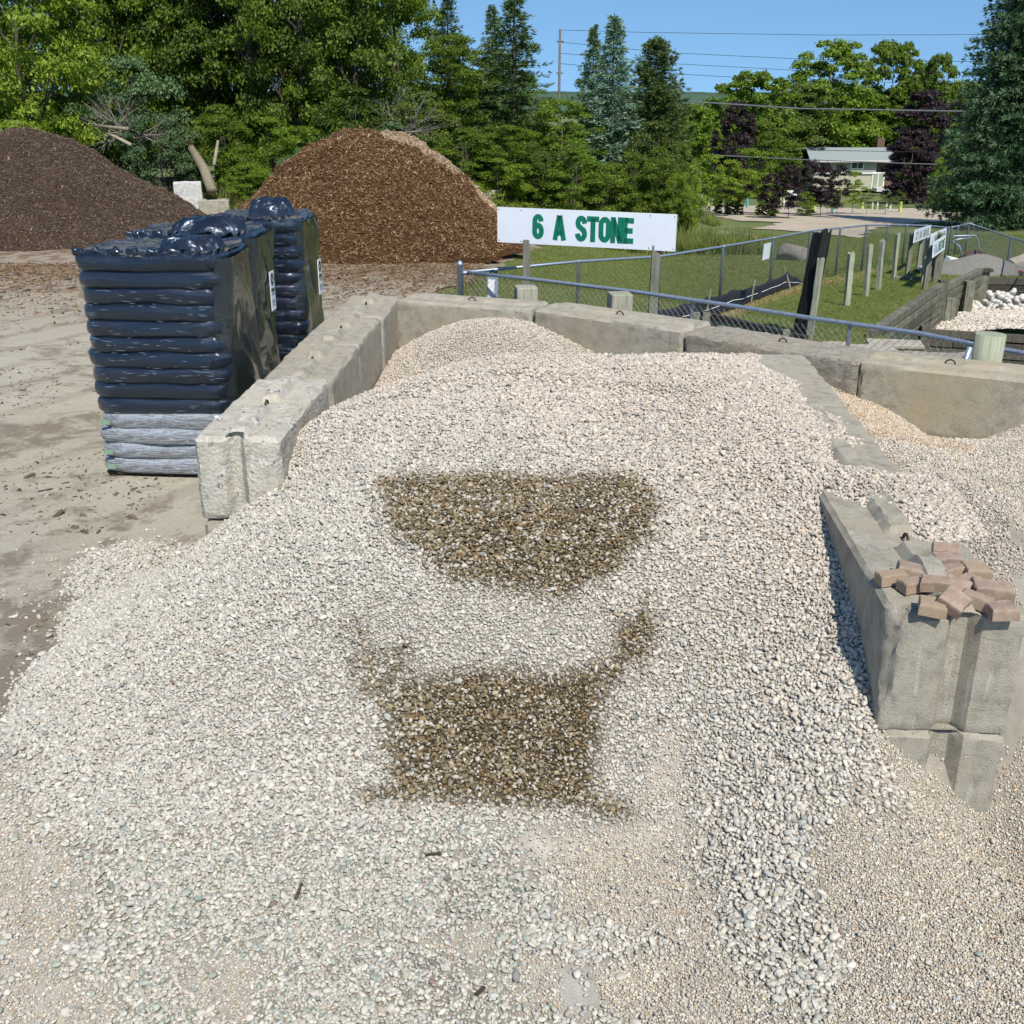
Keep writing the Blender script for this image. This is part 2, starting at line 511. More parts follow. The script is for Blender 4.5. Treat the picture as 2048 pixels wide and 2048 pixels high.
# yard: pale compacted dirt with dark organic smears
m, t, b = nodes('yard_dirt')
v = coords(t, (1, 1.0, 1))
n1 = noise_n(t, 0.55, 8, 0.66, v, 0.8); n2 = noise_n(t, 2.6, 9, 0.75, v, 0.6); n3 = noise_n(t, 40, 5, 0.8, v)
c = ramp(t, [(0.25, (0.35, 0.32, 0.25)), (0.5, (0.45, 0.415, 0.33)), (0.75, (0.53, 0.49, 0.40))], n2)
dm = mix(t, 0.55, n1, n2)
c = mix(t, ramp(t, [(0.49, 0.0), (0.56, 0.75)], dm), c, (0.15, 0.115, 0.08))
# bark litter towards the heaps (spilled material on the ground)
sx = N(t, 'ShaderNodeSeparateXYZ'); t.links.new(v, sx.inputs[0])
wv_ = N(t, 'ShaderNodeTexWave', Scale=0.33, Distortion=2.2, Detail=4.0); wv_.bands_direction = 'X'
vr = N(t, 'ShaderNodeMapping'); vr.inputs['Rotation'].default_value = (0, 0, 0.5); t.links.new(v, vr.inputs[0]); t.links.new(vr.outputs[0], wv_.inputs['Vector'])
c = mix(t, mix(t, 1.0, ramp(t, [(.80, 0.0), (.93, .55)], wv_.outputs['Fac']), ramp(t, [(.4, 0.2), (.6, 1.0)], n2), 'MULTIPLY'), c, (0.24, 0.195, 0.15))
yr = N(t, 'ShaderNodeMapRange'); yr.inputs['From Min'].default_value = 15; yr.inputs['From Max'].default_value = 23
t.links.new(sx.outputs['Y'], yr.inputs[0])
c2 = mix(t, ramp(t, [(0.4, 0.25), (0.6, 0.9)], n2), c, (0.16, 0.095, 0.055))
c = mix(t, yr.outputs[0], c, c2)
c = mix(t, ramp(t, [(0.3, 0.5), (0.55, 0.0)], n3), c, (0.2, 0.165, 0.125))
t.links.new(c, b.inputs['Base Color']); b.inputs['Roughness'].default_value = 0.96; b.inputs['Specular IOR Level'].default_value = 0.15
bump(t, b, mix(t, 0.5, n3, n2), 0.9, 0.03)
M['yard'] = m
H = lambda x, y: tuple(hit(*D(x, y))[:2])
yard_poly = [(-45, -5), (-45, 35), (-14, 36), (-7.5, 34), (-5.5, 31.5), H(940, 425), H(1045, 448), H(1035, 462), H(1000, 475), H(950, 498), H(880, 532), H(820, 552), (-1.0, 13.2), (1.2, 12.2), (3.6, 9.9), (5.3, 8.6), (30, 4), (30, -5)]
sheet('dirt_yard', yard_poly, 0.02, M['yard'])

# ------------------------------------------------------------ height of the stone heaps
ctl = []
def cline(x, prs): ctl.extend([(x, y, z) for y, z in prs])
cline(-0.2, [(2.4, .06), (3.0, .06), (3.6, .07), (4.3, .12), (4.6, .27), (5.0, .54), (5.4, .80), (5.9, 1.06), (6.3, 1.22), (7.0, 1.34), (7.9, 1.45), (8.4, 1.46), (8.9, 1.38), (9.6, 1.05), (10.2, .85), (10.8, .95), (11.3, 1.13), (11.8, 1.15)])
cline(0.9, [(2.4, .06), (3.0, .06), (4.2, .12), (4.5, .25), (5.0, .58), (5.6, .96), (6.3, 1.22), (7.2, 1.36), (8.0, 1.44), (8.8, 1.42), (9.4, 1.25), (10.2, .95), (11.2, .8)])
cline(-1.1, [(2.4, .05), (3.0, .05), (4.2, .10), (4.7, .28), (5.3, .60), (6.0, .92), (7.0, 1.15), (8.0, 1.25), (8.6, 1.2), (9.4, .85), (10.4, .70), (11.4, .85), (12.2, .85)])
ctl += [(1.72, 4.3, .56), (1.76, 4.69, .78), (1.79, 5.13, .95), (1.83, 5.7, 1.07), (1.85, 6.05, 1.17), (1.9, 6.4, 1.27), (1.9, 7, 1.33), (1.95, 8, 1.37), (2.0, 9, 1.34), (1.95, 9.8, 1.2), (1.8, 10.3, .9),
        (1.72, 4.0, .27), (1.5, 3.6, .12), (1.9, 3.6, .10), (2.2, 4.05, .11), (1.95, 4.30, .34), (2.3, 4.36, .17), (2.1, 4.33, .27),
        (-1.58, 7.1, .90), (-1.55, 7.6, 1.08), (-1.52, 8.4, 1.03), (-1.48, 9.2, .80), (-1.4, 10.5, .62),
        (-1.88, 7.05, .72), (-2.2, 7.05, .47), (-2.42, 7.2, .24), (-2.5, 7.6, .08), (-2.55, 8.2, -.03), (-2.45, 9.2, -.1), (-2.4, 10.5, -.1), (-2.3, 11.5, -.1),
        (-2.2, 6.3, .42), (-2.0, 5.6, .38), (-1.8, 4.9, .24), (-2.0, 4.2, .11), (-2.65, 6.9, .18), (-2.7, 6.0, .22), (-2.7, 5.2, .12),
        (-3.35, 7.4, .0), (-3.4, 7.9, .0), (-3.05, 8.15, .0), (-2.6, 8.1, .01), (-3.1, 6.3, -.005), (-3.4, 6.3, -.06), (-3.02, 5.5, -.0), (-3.3, 5.2, -.05), (-2.95, 4.7, -.0), (-2.8, 4.2, .02), (-2.4, 3.4, .04), (-3.2, 8.6, -.08), (-4, 6, -.16), (-3.8, 4.5, -.12), (-3.2, 3, -.02), (-4, 8, -.15)]
ctl += [(2.28, 9.8, 1.21), (2.28, 8.2, 1.21), (2.36, 7.38, 1.21), (2.18, 6.92, 1.24), (2.2, 6.35, 1.27), (2.02, 6.05, 1.24),
        (2.5, 9.4, 1.08), (2.5, 8.2, 1.10), (2.38, 6.75, 1.14), (2.28, 6.45, 1.17), (2.3, 6.1, 1.27), (2.32, 5.6, 1.27), (2.3, 5.15, 1.2), (2.15, 4.7, .98)]
cline(2.62, [(2.4, .06), (3.2, .07), (3.8, .10), (4.1, .20), (4.5, .58), (5.0, 1.0), (5.6, 1.22), (6.2, 1.24), (6.8, 1.18), (7.6, 1.17), (8.6, 1.12), (9.3, 1.04)])
cline(3.3, [(2.4, .08), (3.2, .1), (4.2, .28), (5, .85), (6, 1.1), (7, 1.12), (8, .95), (8.8, .86), (9.3, .86)])
cline(4.4, [(2.4, .08), (3.2, .1), (4.5, .45), (6, 1.08), (7.5, 1.15), (8.3, 1.0), (8.8, .83)])
cline(5.4, [(3.2, .1), (5, .7), (7, 1.1), (8.3, .9)])
ctl += [(3.85, 9.1, .57), (3.6, 9.2, .7), (3.9, 8.7, .66)]
ctl = np.array(ctl)
def _k(r): return np.where(r > 1e-9, r * r * np.log(r + 1e-12), 0)
_P = ctl[:, :2]; _n = len(_P)
_A = _k(np.hypot(_P[:, None, 0] - _P[None, :, 0], _P[:, None, 1] - _P[None, :, 1])) + np.eye(_n) * 0.004
_Q = np.c_[np.ones(_n), _P]
_S = np.linalg.solve(np.block([[_A, _Q], [_Q.T, np.zeros((3, 3))]]), np.r_[ctl[:, 2], np.zeros(3)])
def heap(x, y):
    x = np.asarray(x, float); y = np.asarray(y, float); sh = x.shape
    xf, yf = x.ravel(), y.ravel(); out = np.empty(xf.shape)
    for s in range(0, len(xf), 20000):
        a, b_ = xf[s:s + 20000], yf[s:s + 20000]
        out[s:s + 20000] = _k(np.hypot(a[:, None] - _P[:, 0], b_[:, None] - _P[:, 1])) @ _S[:_n] + _S[_n] + _S[_n + 1] * a + _S[_n + 2] * b_
    return out.reshape(sh)
HX = np.arange(-4.0, 5.6, 0.032); HY = np.arange(2.3, 13.0, 0.032)
XX, YY = np.meshgrid(HX, HY)
ZZ = heap(XX, YY)
ZZ += (fbm(XX, YY, 1.1, 1) - 0.5) * 0.07 + (fbm(XX, YY, 4.0, 2) - 0.5) * 0.035
# shallow scoop rims left by the loader bucket
rim = 7.75 + 0.25 * np.cos((XX + 0.2) * 1.3)
ZZ += 0.05 * np.exp(-((YY - rim) / 0.09) ** 2) * (np.abs(XX + 0.1) < 1.5)
ZZ += 0.03 * np.exp(-((YY - (4.33 + 0.05 * np.sin(XX * 2))) / 0.06) ** 2) * (np.abs(XX + 0.35) < 1.3)
def hz(x, y):
    fx = np.clip((np.asarray(x) - HX[0]) / 0.032, 0, len(HX) - 1.001); fy = np.clip((np.asarray(y) - HY[0]) / 0.032, 0, len(HY) - 1.001)
    i, j = fx.astype(int), fy.astype(int); a, b_ = fx - i, fy - j
    return ZZ[j, i] * (1 - a) * (1 - b_) + ZZ[j, i + 1] * a * (1 - b_) + ZZ[j + 1, i] * (1 - a) * b_ + ZZ[j + 1, i + 1] * a * b_
def hzs(x, y): return max(0.0, float(hz(np.array([x]), np.array([y]))[0])) if (-4 < x < 5.5 and 2.4 < y < 12.9) else 0.0
def G(x, y): return tuple(hit(*D(x, y), f=hzs)[:2])
def GP(l): return [G(*p) for p in l]
wetA = GP([(710, 908), (800, 893), (900, 898), (1000, 898), (1100, 896), (1195, 896), (1245, 955), (1240, 1000), (1160, 1085), (1080, 1130), (1020, 1130), (930, 1110), (830, 1090), (770, 1030), (720, 985)])
wetB = GP([(715, 1255), (770, 1290), (850, 1285), (900, 1262), (1040, 1262), (1120, 1245), (1160, 1230), (1150, 1320), (1125, 1420), (1130, 1500), (1185, 1532), (860, 1532), (680, 1502), (740, 1485), (735, 1400), (725, 1340)])
armL = GP([(600, 1140), (680, 1165), (760, 1240), (800, 1310), (740, 1350), (690, 1290), (640, 1210)])
armR = GP([(1090, 1290), (1150, 1230), (1165, 1170), (1225, 1140), (1240, 1190), (1200, 1260), (1150, 1330), (1110, 1340)])
peaP = [GP([(1700, 1470), (1700, 1530), (1560, 1540), (1500, 1590), (1560, 1680), (1620, 1760), (1620, 1850), (1560, 1925), (1560, 1990), (2100, 1990), (2100, 1380), (1925, 1380), (1890, 1520), (1790, 1480)]),
        [(2.5, 9.6), (2.5, 8.2), (2.45, 7.0), (2.7, 6.4), (2.85, 5.6), (2.6, 4.3), (5.6, 4.3), (5.6, 9.9)]]
fineP = [GP([(1020, 1600), (1150, 1560), (1290, 1545), (1305, 1700), (1335, 1785), (1150, 1770), (1050, 1710)]),
         GP([(1240, 1380), (1300, 1370), (1320, 1500), (1300, 1600), (1220, 1590), (1230, 1480)]),
         GP([(1150, 1800), (1330, 1790), (1400, 1850), (1500, 1990), (1200, 1990), (1140, 1880)])]
dirtP = [GP([(-60, 1360), (0, 1400), (40, 1520), (100, 1600), (130, 1750), (200, 1850), (240, 1960), (-60, 1990)]),
         GP([(320, 1810), (450, 1800), (520, 1850), (450, 1900), (350, 1890)]),
         GP([(1030, 1830), (1150, 1830), (1200, 1870), (1100, 1910), (1000, 1890)]),
         GP([(640, 1750), (900, 1770), (880, 1800), (660, 1790)])]
def wetmask(x, y):
    m = softmask(x, y, [wetA, wetB], 0.20, 11, 0.30)
    arm = np.maximum(softmask(x, y, [armL], .2, 13, .9) * .62, softmask(x, y, [armR], .2, 15, .6) * .95)
    return np.maximum(m, arm)
def softmask(x, y, polys, w_=0.12, seed=5, amp=1.0):
    s = np.max([pip(x, y, p) for p in polys], 0)
    s = s + ((fbm(x, y, 3.2, seed) - 0.5) * 0.42 + (fbm(x, y, 12, seed + 1) - 0.5) * 0.16) * amp
    return sstep((s + w_ / 2) / w_)
# bed under the stones
xf, yf = XX.ravel(), YY.ravel()
mp = softmask(xf, yf, peaP, 0.1, 5); mf = softmask(xf, yf, fineP, 0.15, 7); md_ = softmask(xf, yf, dirtP, 0.2, 9)
mw = wetmask(xf, yf)
bedc = np.tile(np.array([0.33, 0.30, 0.25]), (len(xf), 1))  # darkened in colour to stand for shaded gaps between the stones
bedc = bedc * (1 - mp[:, None]) + np.array([0.38, 0.335, 0.27]) * mp[:, None]
bedc = bedc * (1 - mf[:, None]) + np.array([0.52, 0.475, 0.405]) * mf[:, None]
bedc = bedc * (1 - md_[:, None]) + np.array([0.50, 0.47, 0.41]) * md_[:, None]
bedc = bedc * (1 - mw[:, None]) + np.array([0.055, 0.04, 0.024]) * mw[:, None]
fq = grid_faces(len(HX), len(HY))
keep = (ZZ.ravel()[fq].max(1) > -0.015)
fq = fq[keep]
used = np.unique(fq); rm = -np.ones(len(xf), int); rm[used] = np.arange(len(used))
bed = mesh_obj('gravel_heap', np.stack([xf, yf, ZZ.ravel()], -1)[used], rm[fq], M['gravel_base'], smooth=True)
ca = bed.data.attributes.new('tint', 'FLOAT_COLOR', 'POINT')
ca.data.foreach_set('color', np.c_[bedc[used], np.ones(len(used))].astype(np.float32).ravel())
tag(bed, 'heap of pale crushed stone filling the concrete bay, with two damp brown patches', 'gravel', kind='stuff')

PAL = np.array([(.66, .62, .555), (.60, .56, .50), (.52, .49, .44), (.50, .505, .49), (.43, .455, .45), (.36, .41, .39), (.60, .52, .45), (.50, .41, .31), (.28, .28, .27), (.36, .20, .15)])
PW = np.array([.29, .25, .16, .10, .05, .018, .10, .04, .018, .001]); PW /= PW.sum()
st_protos = [stone_proto(s, 2, M['pebble']) for s in range(8)]
sm_protos = [stone_proto(50 + s, 1, M['pebble'], 0.75, 0.1) for s in range(6)]
def in_view(x, y, z, mg=0.06):
    zc = y * CP - (z - CH) * SP; yc = y * SP + (z - CH) * CP
    u = x / zc * F / 2048; vv = -yc / zc * F / 2048
    return (np.abs(u) < 0.5 + mg) & (vv < 0.5 + mg) & (vv > -0.5 - mg) & (zc > 0)
def jgrid(x0, x1, y0, y1, s):
    X, Y = np.meshgrid(np.arange(x0, x1, s), np.arange(y0, y1, s)); X = X + (np.arange(len(X))[:, None] % 2) * s / 2
    X = X.ravel(); Y = Y.ravel()
    return X + rng.uniform(-.5, .5, len(X)) * s, Y + rng.uniform(-.5, .5, len(Y)) * s
def slope_rot(x, y, amt=0.55):
    e = 0.04
    gx_ = (hz(x + e, y) - hz(x - e, y)) / (2 * e); gy_ = (hz(x, y + e) - hz(x, y - e)) / (2 * e)
    n = len(x)
    return np.stack([np.arctan(gy_) + rng.normal(0, amt, n), -np.arctan(gx_) + rng.normal(0, amt, n), rng.uniform(0, 6.28, n)], -1)
def stones(name, x, y, size, szvar, zoff, tint, protos, amt=0.55):
    z = hz(x, y)
    s = size * np.clip(rng.lognormal(0, szvar, len(x)), 0.45, 2.1)
    sc_ = np.stack([s * rng.uniform(0.9, 1.35, len(x)), s * rng.uniform(0.85, 1.1, len(x)), s * rng.uniform(0.7, 1.15, len(x))], -1)
    pts = np.stack([x, y, z + s * zoff * rng.uniform(0.1, 1.2, len(x))], -1)
    return scatter(name, pts, slope_rot(x, y, amt), sc_, tint, rng.integers(0, len(protos), len(x)), protos, None, bed)
def palette(x, y, base=PAL, wts=PW, wet=None, hi=1.0):
    n = len(x); hi = hi * 0.82; lum = base.mean(1, keepdims=True) * np.array([1.07, 1.0, .90]); base = lum + (base - lum) * .62
    c = base[rng.choice(len(base), n, p=wts)] * np.exp(rng.normal(0, 0.075, n))[:, None] * hi
    # cooler stone low on the left, pinker dusty stone on the upper face
    wm = sstep((y - 4.2 + x * 1.0) / 4.5)[:, None]
    c = c * (np.array([1.0, 1.0, 0.955]) * (1 - wm) + np.array([1.06, 0.99, 0.915]) * wm)
    if wet is not None:
        wq = np.clip((wet + rng.normal(0, .22, n) * (wet > .03) - .5) * 1.5 + .5, 0, 1) * np.where(rng.random(n) < .19, .22, 1.0)
        wc = np.array([(.155, .12, .068), (.19, .15, .092), (.11, .09, .060), (.22, .165, .10), (.24, .20, .14), (.13, .115, .085), (.21, .13, .07), (.30, .27, .22)])[rng.choice(8, n, p=[.22, .2, .16, .13, .12, .1, .02, .05])] * np.exp(rng.normal(0, .22, n))[:, None] * np.array([.98, .93, .82])
        c = c * (1 - wq[:, None]) + wc * wq[:, None]
    return c
x, y = jgrid(-4.0, 2.6, 2.6, 12.6, 0.0142)
z = hz(x, y)
k = in_view(x, y, z) & (z > -0.02)
wallx = 1.74 + 0.0675 * (y - 4.39)
k &= ~((x > wallx + 0.02) & (z < 1.2) & (y > 4.35))
k &= ~((x < -1.60 + 0.041 * (y - 7.1) - 0.02) & (x > -2.21 + 0.041 * (y - 7.1) + 0.02) & (z < 1.2) & (y > 7.1))
x, y, z = x[k], y[k], z[k]
mpx = softmask(x, y, peaP, 0.1, 5); mfx = softmask(x, y, fineP, 0.15, 7); mdx = softmask(x, y, dirtP, 0.2, 9)
patch = fbm(x, y, 2.1, 31)
edge = sstep((z + 0.01) / 0.05)
pr = (1 - 0.985 * mpx) * (1 - 0.965 * mfx) * (1 - 0.90 * mdx) * (0.12 + 0.88 * edge)
pr *= np.where(y < 4.2, 0.62 + 0.38 * sstep((patch - 0.38) / 0.15), 1)
k = rng.random(len(x)) < pr
x, y, z, mdx = x[k], y[k], z[k], mdx[k]
far = sstep((y - 9.8) / 0.8)
wet = wetmask(x, y) * 0.97
tn = palette(x, y, wet=wet)
low = (y < 4.3) & (x < 0.2) & (rng.random(len(x)) < 0.16)
tn[low] = tn[low] * np.array([.72, .82, .78])
sz = np.where(y < 9.5, 0.0208, 0.0165) * (0.80 + 0.5 * fbm(x, y, 1.3, 41))
stones('crushed_stone', x, y, sz, 0.27, 0.5, tn, st_protos, 0.38)
# smaller chips between the big ones
x, y = jgrid(-3.8, 2.3, 2.7, 8.6, 0.017)
z = hz(x, y); k = in_view(x, y, z) & (z > -0.01) & (rng.random(len(x)) < 0.75 * (1 - .8 * softmask(x, y, dirtP, 0.2, 9)))
x, y = x[k], y[k]
wet = wetmask(x, y)
stones('stone_chips', x, y, 0.012, 0.3, 0.9, palette(x, y, wet=wet, hi=0.95), sm_protos, 0.8)
# pea gravel and fines
PP = np.array([(.50, .46, .40), (.40, .37, .33), (.56, .54, .49), (.44, .35, .25), (.28, .27, .26), (.60, .57, .50), (.36, .38, .38)])
x, y = jgrid(0.2, 4.9, 2.7, 9.6, 0.0079); xb_, yb_ = jgrid(-3.6, 1.4, 2.7, 4.9, .0095); k_ = softmask(xb_, yb_, dirtP, .2, 9) * .9 > rng.random(len(xb_)); x, y = np.r_[x, xb_[k_]], np.r_[y, yb_[k_]]
z = hz(x, y); k = in_view(x, y, z, 0.03)
wallx = 1.74 + 0.0675 * (y - 4.39)
k &= ~((x > wallx + 0.01) & (x < wallx + 0.6) & (y > 4.38) & (z < 1.205)) & (y < 14.2 - x)
x, y = x[k], y[k]
mpx = softmask(x, y, peaP, 0.1, 5); mfx = softmask(x, y, fineP, 0.15, 7)
thin = np.where(y > 6, 0.72, 1.0)
k = rng.random(len(x)) < np.maximum(np.maximum(mpx * thin, mfx * 0.75), (x < .2) * .8)
x, y = x[k], y[k]
tn = PP[rng.choice(7, len(x), p=[.32, .14, .18, .14, .05, .14, .03])] * np.array([1.04, 1.0, .93]) * np.exp(rng.normal(0, .12, len(x)))[:, None]
up = (y > 7.3) & (x < 3.4); tn[up] *= np.array([1.02, .93, .84])
stones('pea_gravel', x, y, np.where(y > 6.5, 0.0125, 0.0108), 0.25, 0.6, tn, sm_protos, 0.8)
# mixed stone lying along the top of the divider
x, y = jgrid(2.02, 3.0, 4.75, 6.7, 0.0125)
s_ = pip(x, y, [(2.2, 4.95), (2.2, 6.4), (2.55, 6.75), (2.9, 6.4), (2.85, 5.6), (2.6, 5.0)]) + (fbm(x, y, 6, 77) - .5) * .3
k = s_ > 0
x, y = x[k], y[k]
z0 = hz(x, y)
stones('stone_chips', x, y, 0.0135, 0.3, 0.6, palette(x, y, hi=0.9), st_protos, 0.6)
# stray stones over the dirt at the left edge
x, y = jgrid(-4.3, -1.9, 3.0, 9.6, 0.035)
ez = hz(x, y)
k = (ez < 0.03) & (ez > -0.16) & (rng.random(len(x)) < 0.42 * np.exp(np.minimum(0, ez) * 30)) & ~((y > 7) & (x > -2.15 + .117 * (y - 7)))
x, y = x[k], y[k]
n = len(x); s = 0.02 * rng.lognormal(0, .4, n)
scatter('stray_stones', np.stack([x, y, np.maximum(hz(x, y), 0.02) + s * .2], -1), np.stack([rng.normal(0, .3, n), rng.normal(0, .3, n), rng.uniform(0, 6, n)], -1), np.stack([s * 1.2, s, s * .8], -1), palette(x, y), rng.integers(0, 8, n), st_protos, None, bed)

# ------------------------------------------------------------ concrete bin blocks
def block(loc, rz, mat, label, L=1.83, W=0.61, Hh=0.61, seed=0, top=True, chip=1.0, groove=0.0, hook=True, tilt=0.0, corner=None, cell=0.032):
    """interlocking block: length along local Y, raised key along the top, keyed slot in each end"""
    root = empty('concrete_block', (loc[0], loc[1], loc[2]), rz)
    root.rotation_euler = (0, tilt, rz)
    nx, ny, nzv = int(W / cell), int(L / (cell * 1.25)), int(Hh / cell)
    xs = np.linspace(-W / 2, W / 2, nx + 1); ys = np.linspace(0, L, ny + 1); zs = np.linspace(0, Hh, nzv + 1)
    xs = np.unique(np.r_[xs, groove - .078, groove - .04, groove + .03, groove + .078, -.088, -.05, .05, .088])
    xs = xs[np.r_[True, np.diff(xs) > .006]]; xs[-1] = W / 2; nx = len(xs) - 1
    idx = {}; V = []; Fc = []
    def vid(i, j, k):
        key = (i, j, k)
        if key not in idx: idx[key] = len(V); V.append((i, j, k))
        return idx[key]
    for j in range(ny):
        for i in range(nx):
            Fc.append((vid(i, j, nzv), vid(i + 1, j, nzv), vid(i + 1, j + 1, nzv), vid(i, j + 1, nzv)))
            Fc.append((vid(i, j, 0), vid(i, j + 1, 0), vid(i + 1, j + 1, 0), vid(i + 1, j, 0)))
        for k in range(nzv):
            Fc.append((vid(0, j, k), vid(0, j, k + 1), vid(0, j + 1, k + 1), vid(0, j + 1, k)))
            Fc.append((vid(nx, j, k), vid(nx, j + 1, k), vid(nx, j + 1, k + 1), vid(nx, j, k + 1)))
    for i in range(nx):
        for k in range(nzv):
            Fc.append((vid(i, 0, k), vid(i + 1, 0, k), vid(i + 1, 0, k + 1), vid(i, 0, k + 1)))
            Fc.append((vid(i, ny, k), vid(i, ny, k + 1), vid(i + 1, ny, k + 1), vid(i + 1, ny, k)))
    rough = mat in (M['conc_rough'],)
    crust = mat is M['conc_crust']
    out = []
    for (i, j, k) in V:
        x, y, z = float(xs[i]), float(ys[j]), float(zs[k])
        p0 = (x + seed * 5.1, y, z)
        end = j in (0, ny); side = i in (0, nx); tp = k == nzv; bt = k == 0
        ne = end + side + tp + bt
        # slot in the ends
        if end and not side:
            q = abs(x - groove)
            dp = (0.062 if j == 0 and (seed in (1, 11, 20, 31)) else .02) * min(1.0, max(0.0, ((x - groove + .078) / .038) if x < groove else (groove + .078 - x) / .048))
            y += dp if j == 0 else -dp
        elif False: pass
        # key on the top
        if tp and top:
            q = abs(x)
            rg = min(1.0, max(0.0, (0.088 - q) / 0.038)) * float(sstep((abs(y - L / 2) - 0.09) / 0.03)) * float(sstep((min(y, L - y) - 0.02) / 0.04))
            z += rg * (.55 if seed >= 40 else 1) * (0.05 + 0.03 * nz(p0, 3.5, 4) + 0.015 * nz(p0, 14, 2))
        amp = 0.0022 + (0.0045 if rough else 0) + (0.014 if crust and side else 0)
        d = Vector((nz(p0, 7, 1), nz(p0, 7, 5), nz(p0, 7, 8))) * amp + Vector((nz(p0, 23, 1), nz(p0, 23, 5), nz(p0, 23, 8))) * amp * 0.9
        x += d.x; y += d.y; z += d.z
        # worn and chipped arrises
        if ne >= 2:
            wv = (0.006 + 0.030 * max(0, nz(p0, 3.3, 12) + 0.05) + 0.026 * max(0, nz(p0, 12, 17))) * chip
            wv = min(wv, cell * .62)
            if side: x -= math.copysign(wv, xs[i])
            if end: y += wv if j == 0 else -wv
            if tp: z -= wv
        if corner is not None:
            # spalled corner: a conchoidal bite down the arris
            cd = math.hypot(x - corner[0], y - corner[1]) + max(0, (corner[2] - z)) * .22
            bite = max(0, 0.125 + .05 * nz((x, y, z), 6, 3) - cd) * (1.0 + .6 * nz((x, y, z), 16, 6))
            x += bite * .55; y += bite * .45
        out.append((x, y, z))
    body = mesh_obj('block_body', out, Fc, mat, root, smooth=False)
    try:
        body.data.polygons.foreach_set('use_smooth', [True] * len(body.data.polygons))
        body.data.set_sharp_from_angle(angle=math.radians(34))
    except Exception: pass
    if hook:
        MB().tube([(0, L / 2 - 0.05, Hh - .02), (0, L / 2 - 0.035, Hh + .025), (0, L / 2, Hh + .04), (0, L / 2 + 0.035, Hh + .025), (0, L / 2 + 0.05, Hh - .02)], 0.008, 6).build('lifting_loop', M['rust'], root, True)
    tag(root, label, 'concrete block')
    return root
BG = 'concrete blocks walling the stone bay'
def grp(o, g): o['group'] = g; return o
# left wall
LW0 = Vector((-1.905, 7.10)); LD = Vector((0.041, 1)).normalized(); lrz = -math.atan2(LD.x, LD.y)
labs = ['rough pale aggregate-topped end block beside the black pallet stacks',
        'second block of the wall beside the pallets, behind the rough aggregate-topped one',
        'third block of the wall beside the pallets, with a long raised key',
        'last block of the pallet-side wall, meeting the back wall corner']
for i in range(4):
    p = LW0 + LD * (1.455 * i if False else (1.50 * i if i else 0))
L_LEN = 1.50
LL = [1.72, 1.42, 1.42, 1.40]
acc = 0
for i in range(4):
    p = LW0 + LD * acc
    grp(block((p.x + (0.012 if i % 2 else -0.008), p.y, 0.614 + (0.02 if i == 0 else 0)), lrz + (0.012 if i == 1 else 0), M['conc_rough'] if i == 0 else M['conc'], labs[i], L=LL[i] - 0.015, seed=i + 1, chip=1.5 if i == 0 else 1.0, groove=-0.02 if i == 0 else 0, hook=True), BG)
    acc += LL[i]
grp(block((LW0.x + 0.01, LW0.y - 0.03, 0.0), lrz, M['conc'], 'half-buried lower block under the rough aggregate-topped end block', seed=11, top=False, hook=False), BG)
# right wall
RD = Vector((0.0675, 1)).normalized(); rrz = -math.atan2(RD.x, RD.y)
RW0 = Vector((1.74, 4.39)) + Vector((0.305, 0))
rl = ['end block of the divider carrying the loose pavers, one corner spalled',
      'block behind the paver-topped one, half covered by spilled stone',
      'divider block at the back wall, smooth grey slab top showing between two gravels']
for i in range(3):
    p = RW0 + RD * (1.83 * i)
    grp(block((p.x, p.y, 0.612), rrz, M['conc_front'] if i == 0 else M['conc'], rl[i], L=1.815, seed=20 + i, top=i < 2, hook=i == 0, groove=0.03 if i == 0 else 0, corner=(-0.305, 0, 0.61) if i == 0 else None, cell=0.024 if i == 0 else 0.034, chip=0.8), BG)
grp(block((RW0.x - 0.005, RW0.y - 0.012, 0.0), rrz, M['conc_front'], 'lower block sunk in pea gravel under the paver-topped block', seed=31, top=False, hook=False, groove=0.03, cell=0.028), BG)
# back wall: measured joints, each block its own
joints = [at_z(788, 600, 1.22), at_z(1064, 620, 1.22), at_z(1368, 664, 1.22), at_z(1718, 724, 1.22), at_z(2075, 762, 1.22), at_z(2450, 830, 1.22)]
bl = [('conc', 'back wall block at the pallet-side corner, behind the small grey heap'),
      ('conc', 'back wall block below the large white sign, white chips along its upper edge'),
      ('conc_crust', 'back wall block with a crusty, wrinkled face where the divider meets it'),
      ('conc_tan', 'long tan-stained back wall block above the pea gravel bay'),
      ('conc_tan', 'back wall block beyond the tan-stained one behind the pea gravel')]
for i in range(5):
    a, b_ = joints[i], joints[i + 1]
    d = (b_ - a); d.z = 0; L = d.length; d.normalize()
    nrm = Vector((-d.y, d.x, 0))   # to the back
    rz = -math.atan2(d.x, d.y)
    o = a + nrm * 0.305 + d * 0.01
    grp(block((o.x, o.y, 0.612 + (0.0, 0.015, -0.01, 0.0, 0.0)[i]), rz, M[bl[i][0]], bl[i][1], L=L - 0.02, seed=40 + i, chip=0.9 if i != 1 else 1.3, hook=True), BG)
    block((o.x, o.y, 0.0), rz, M['conc'], 'lower course block buried under the stone at the back wall, section %s' % ['by the corner', 'below the sign', 'at the divider', 'behind the pea gravel', 'past the pea gravel'][i], L=L - 0.02, seed=50 + i, top=False, hook=False, cell=0.08)['group'] = BG
MB().beam((1.98, 9.4, 1.30), (1.98, 9.4, 1.30), 0.1, 0.1) if False else None

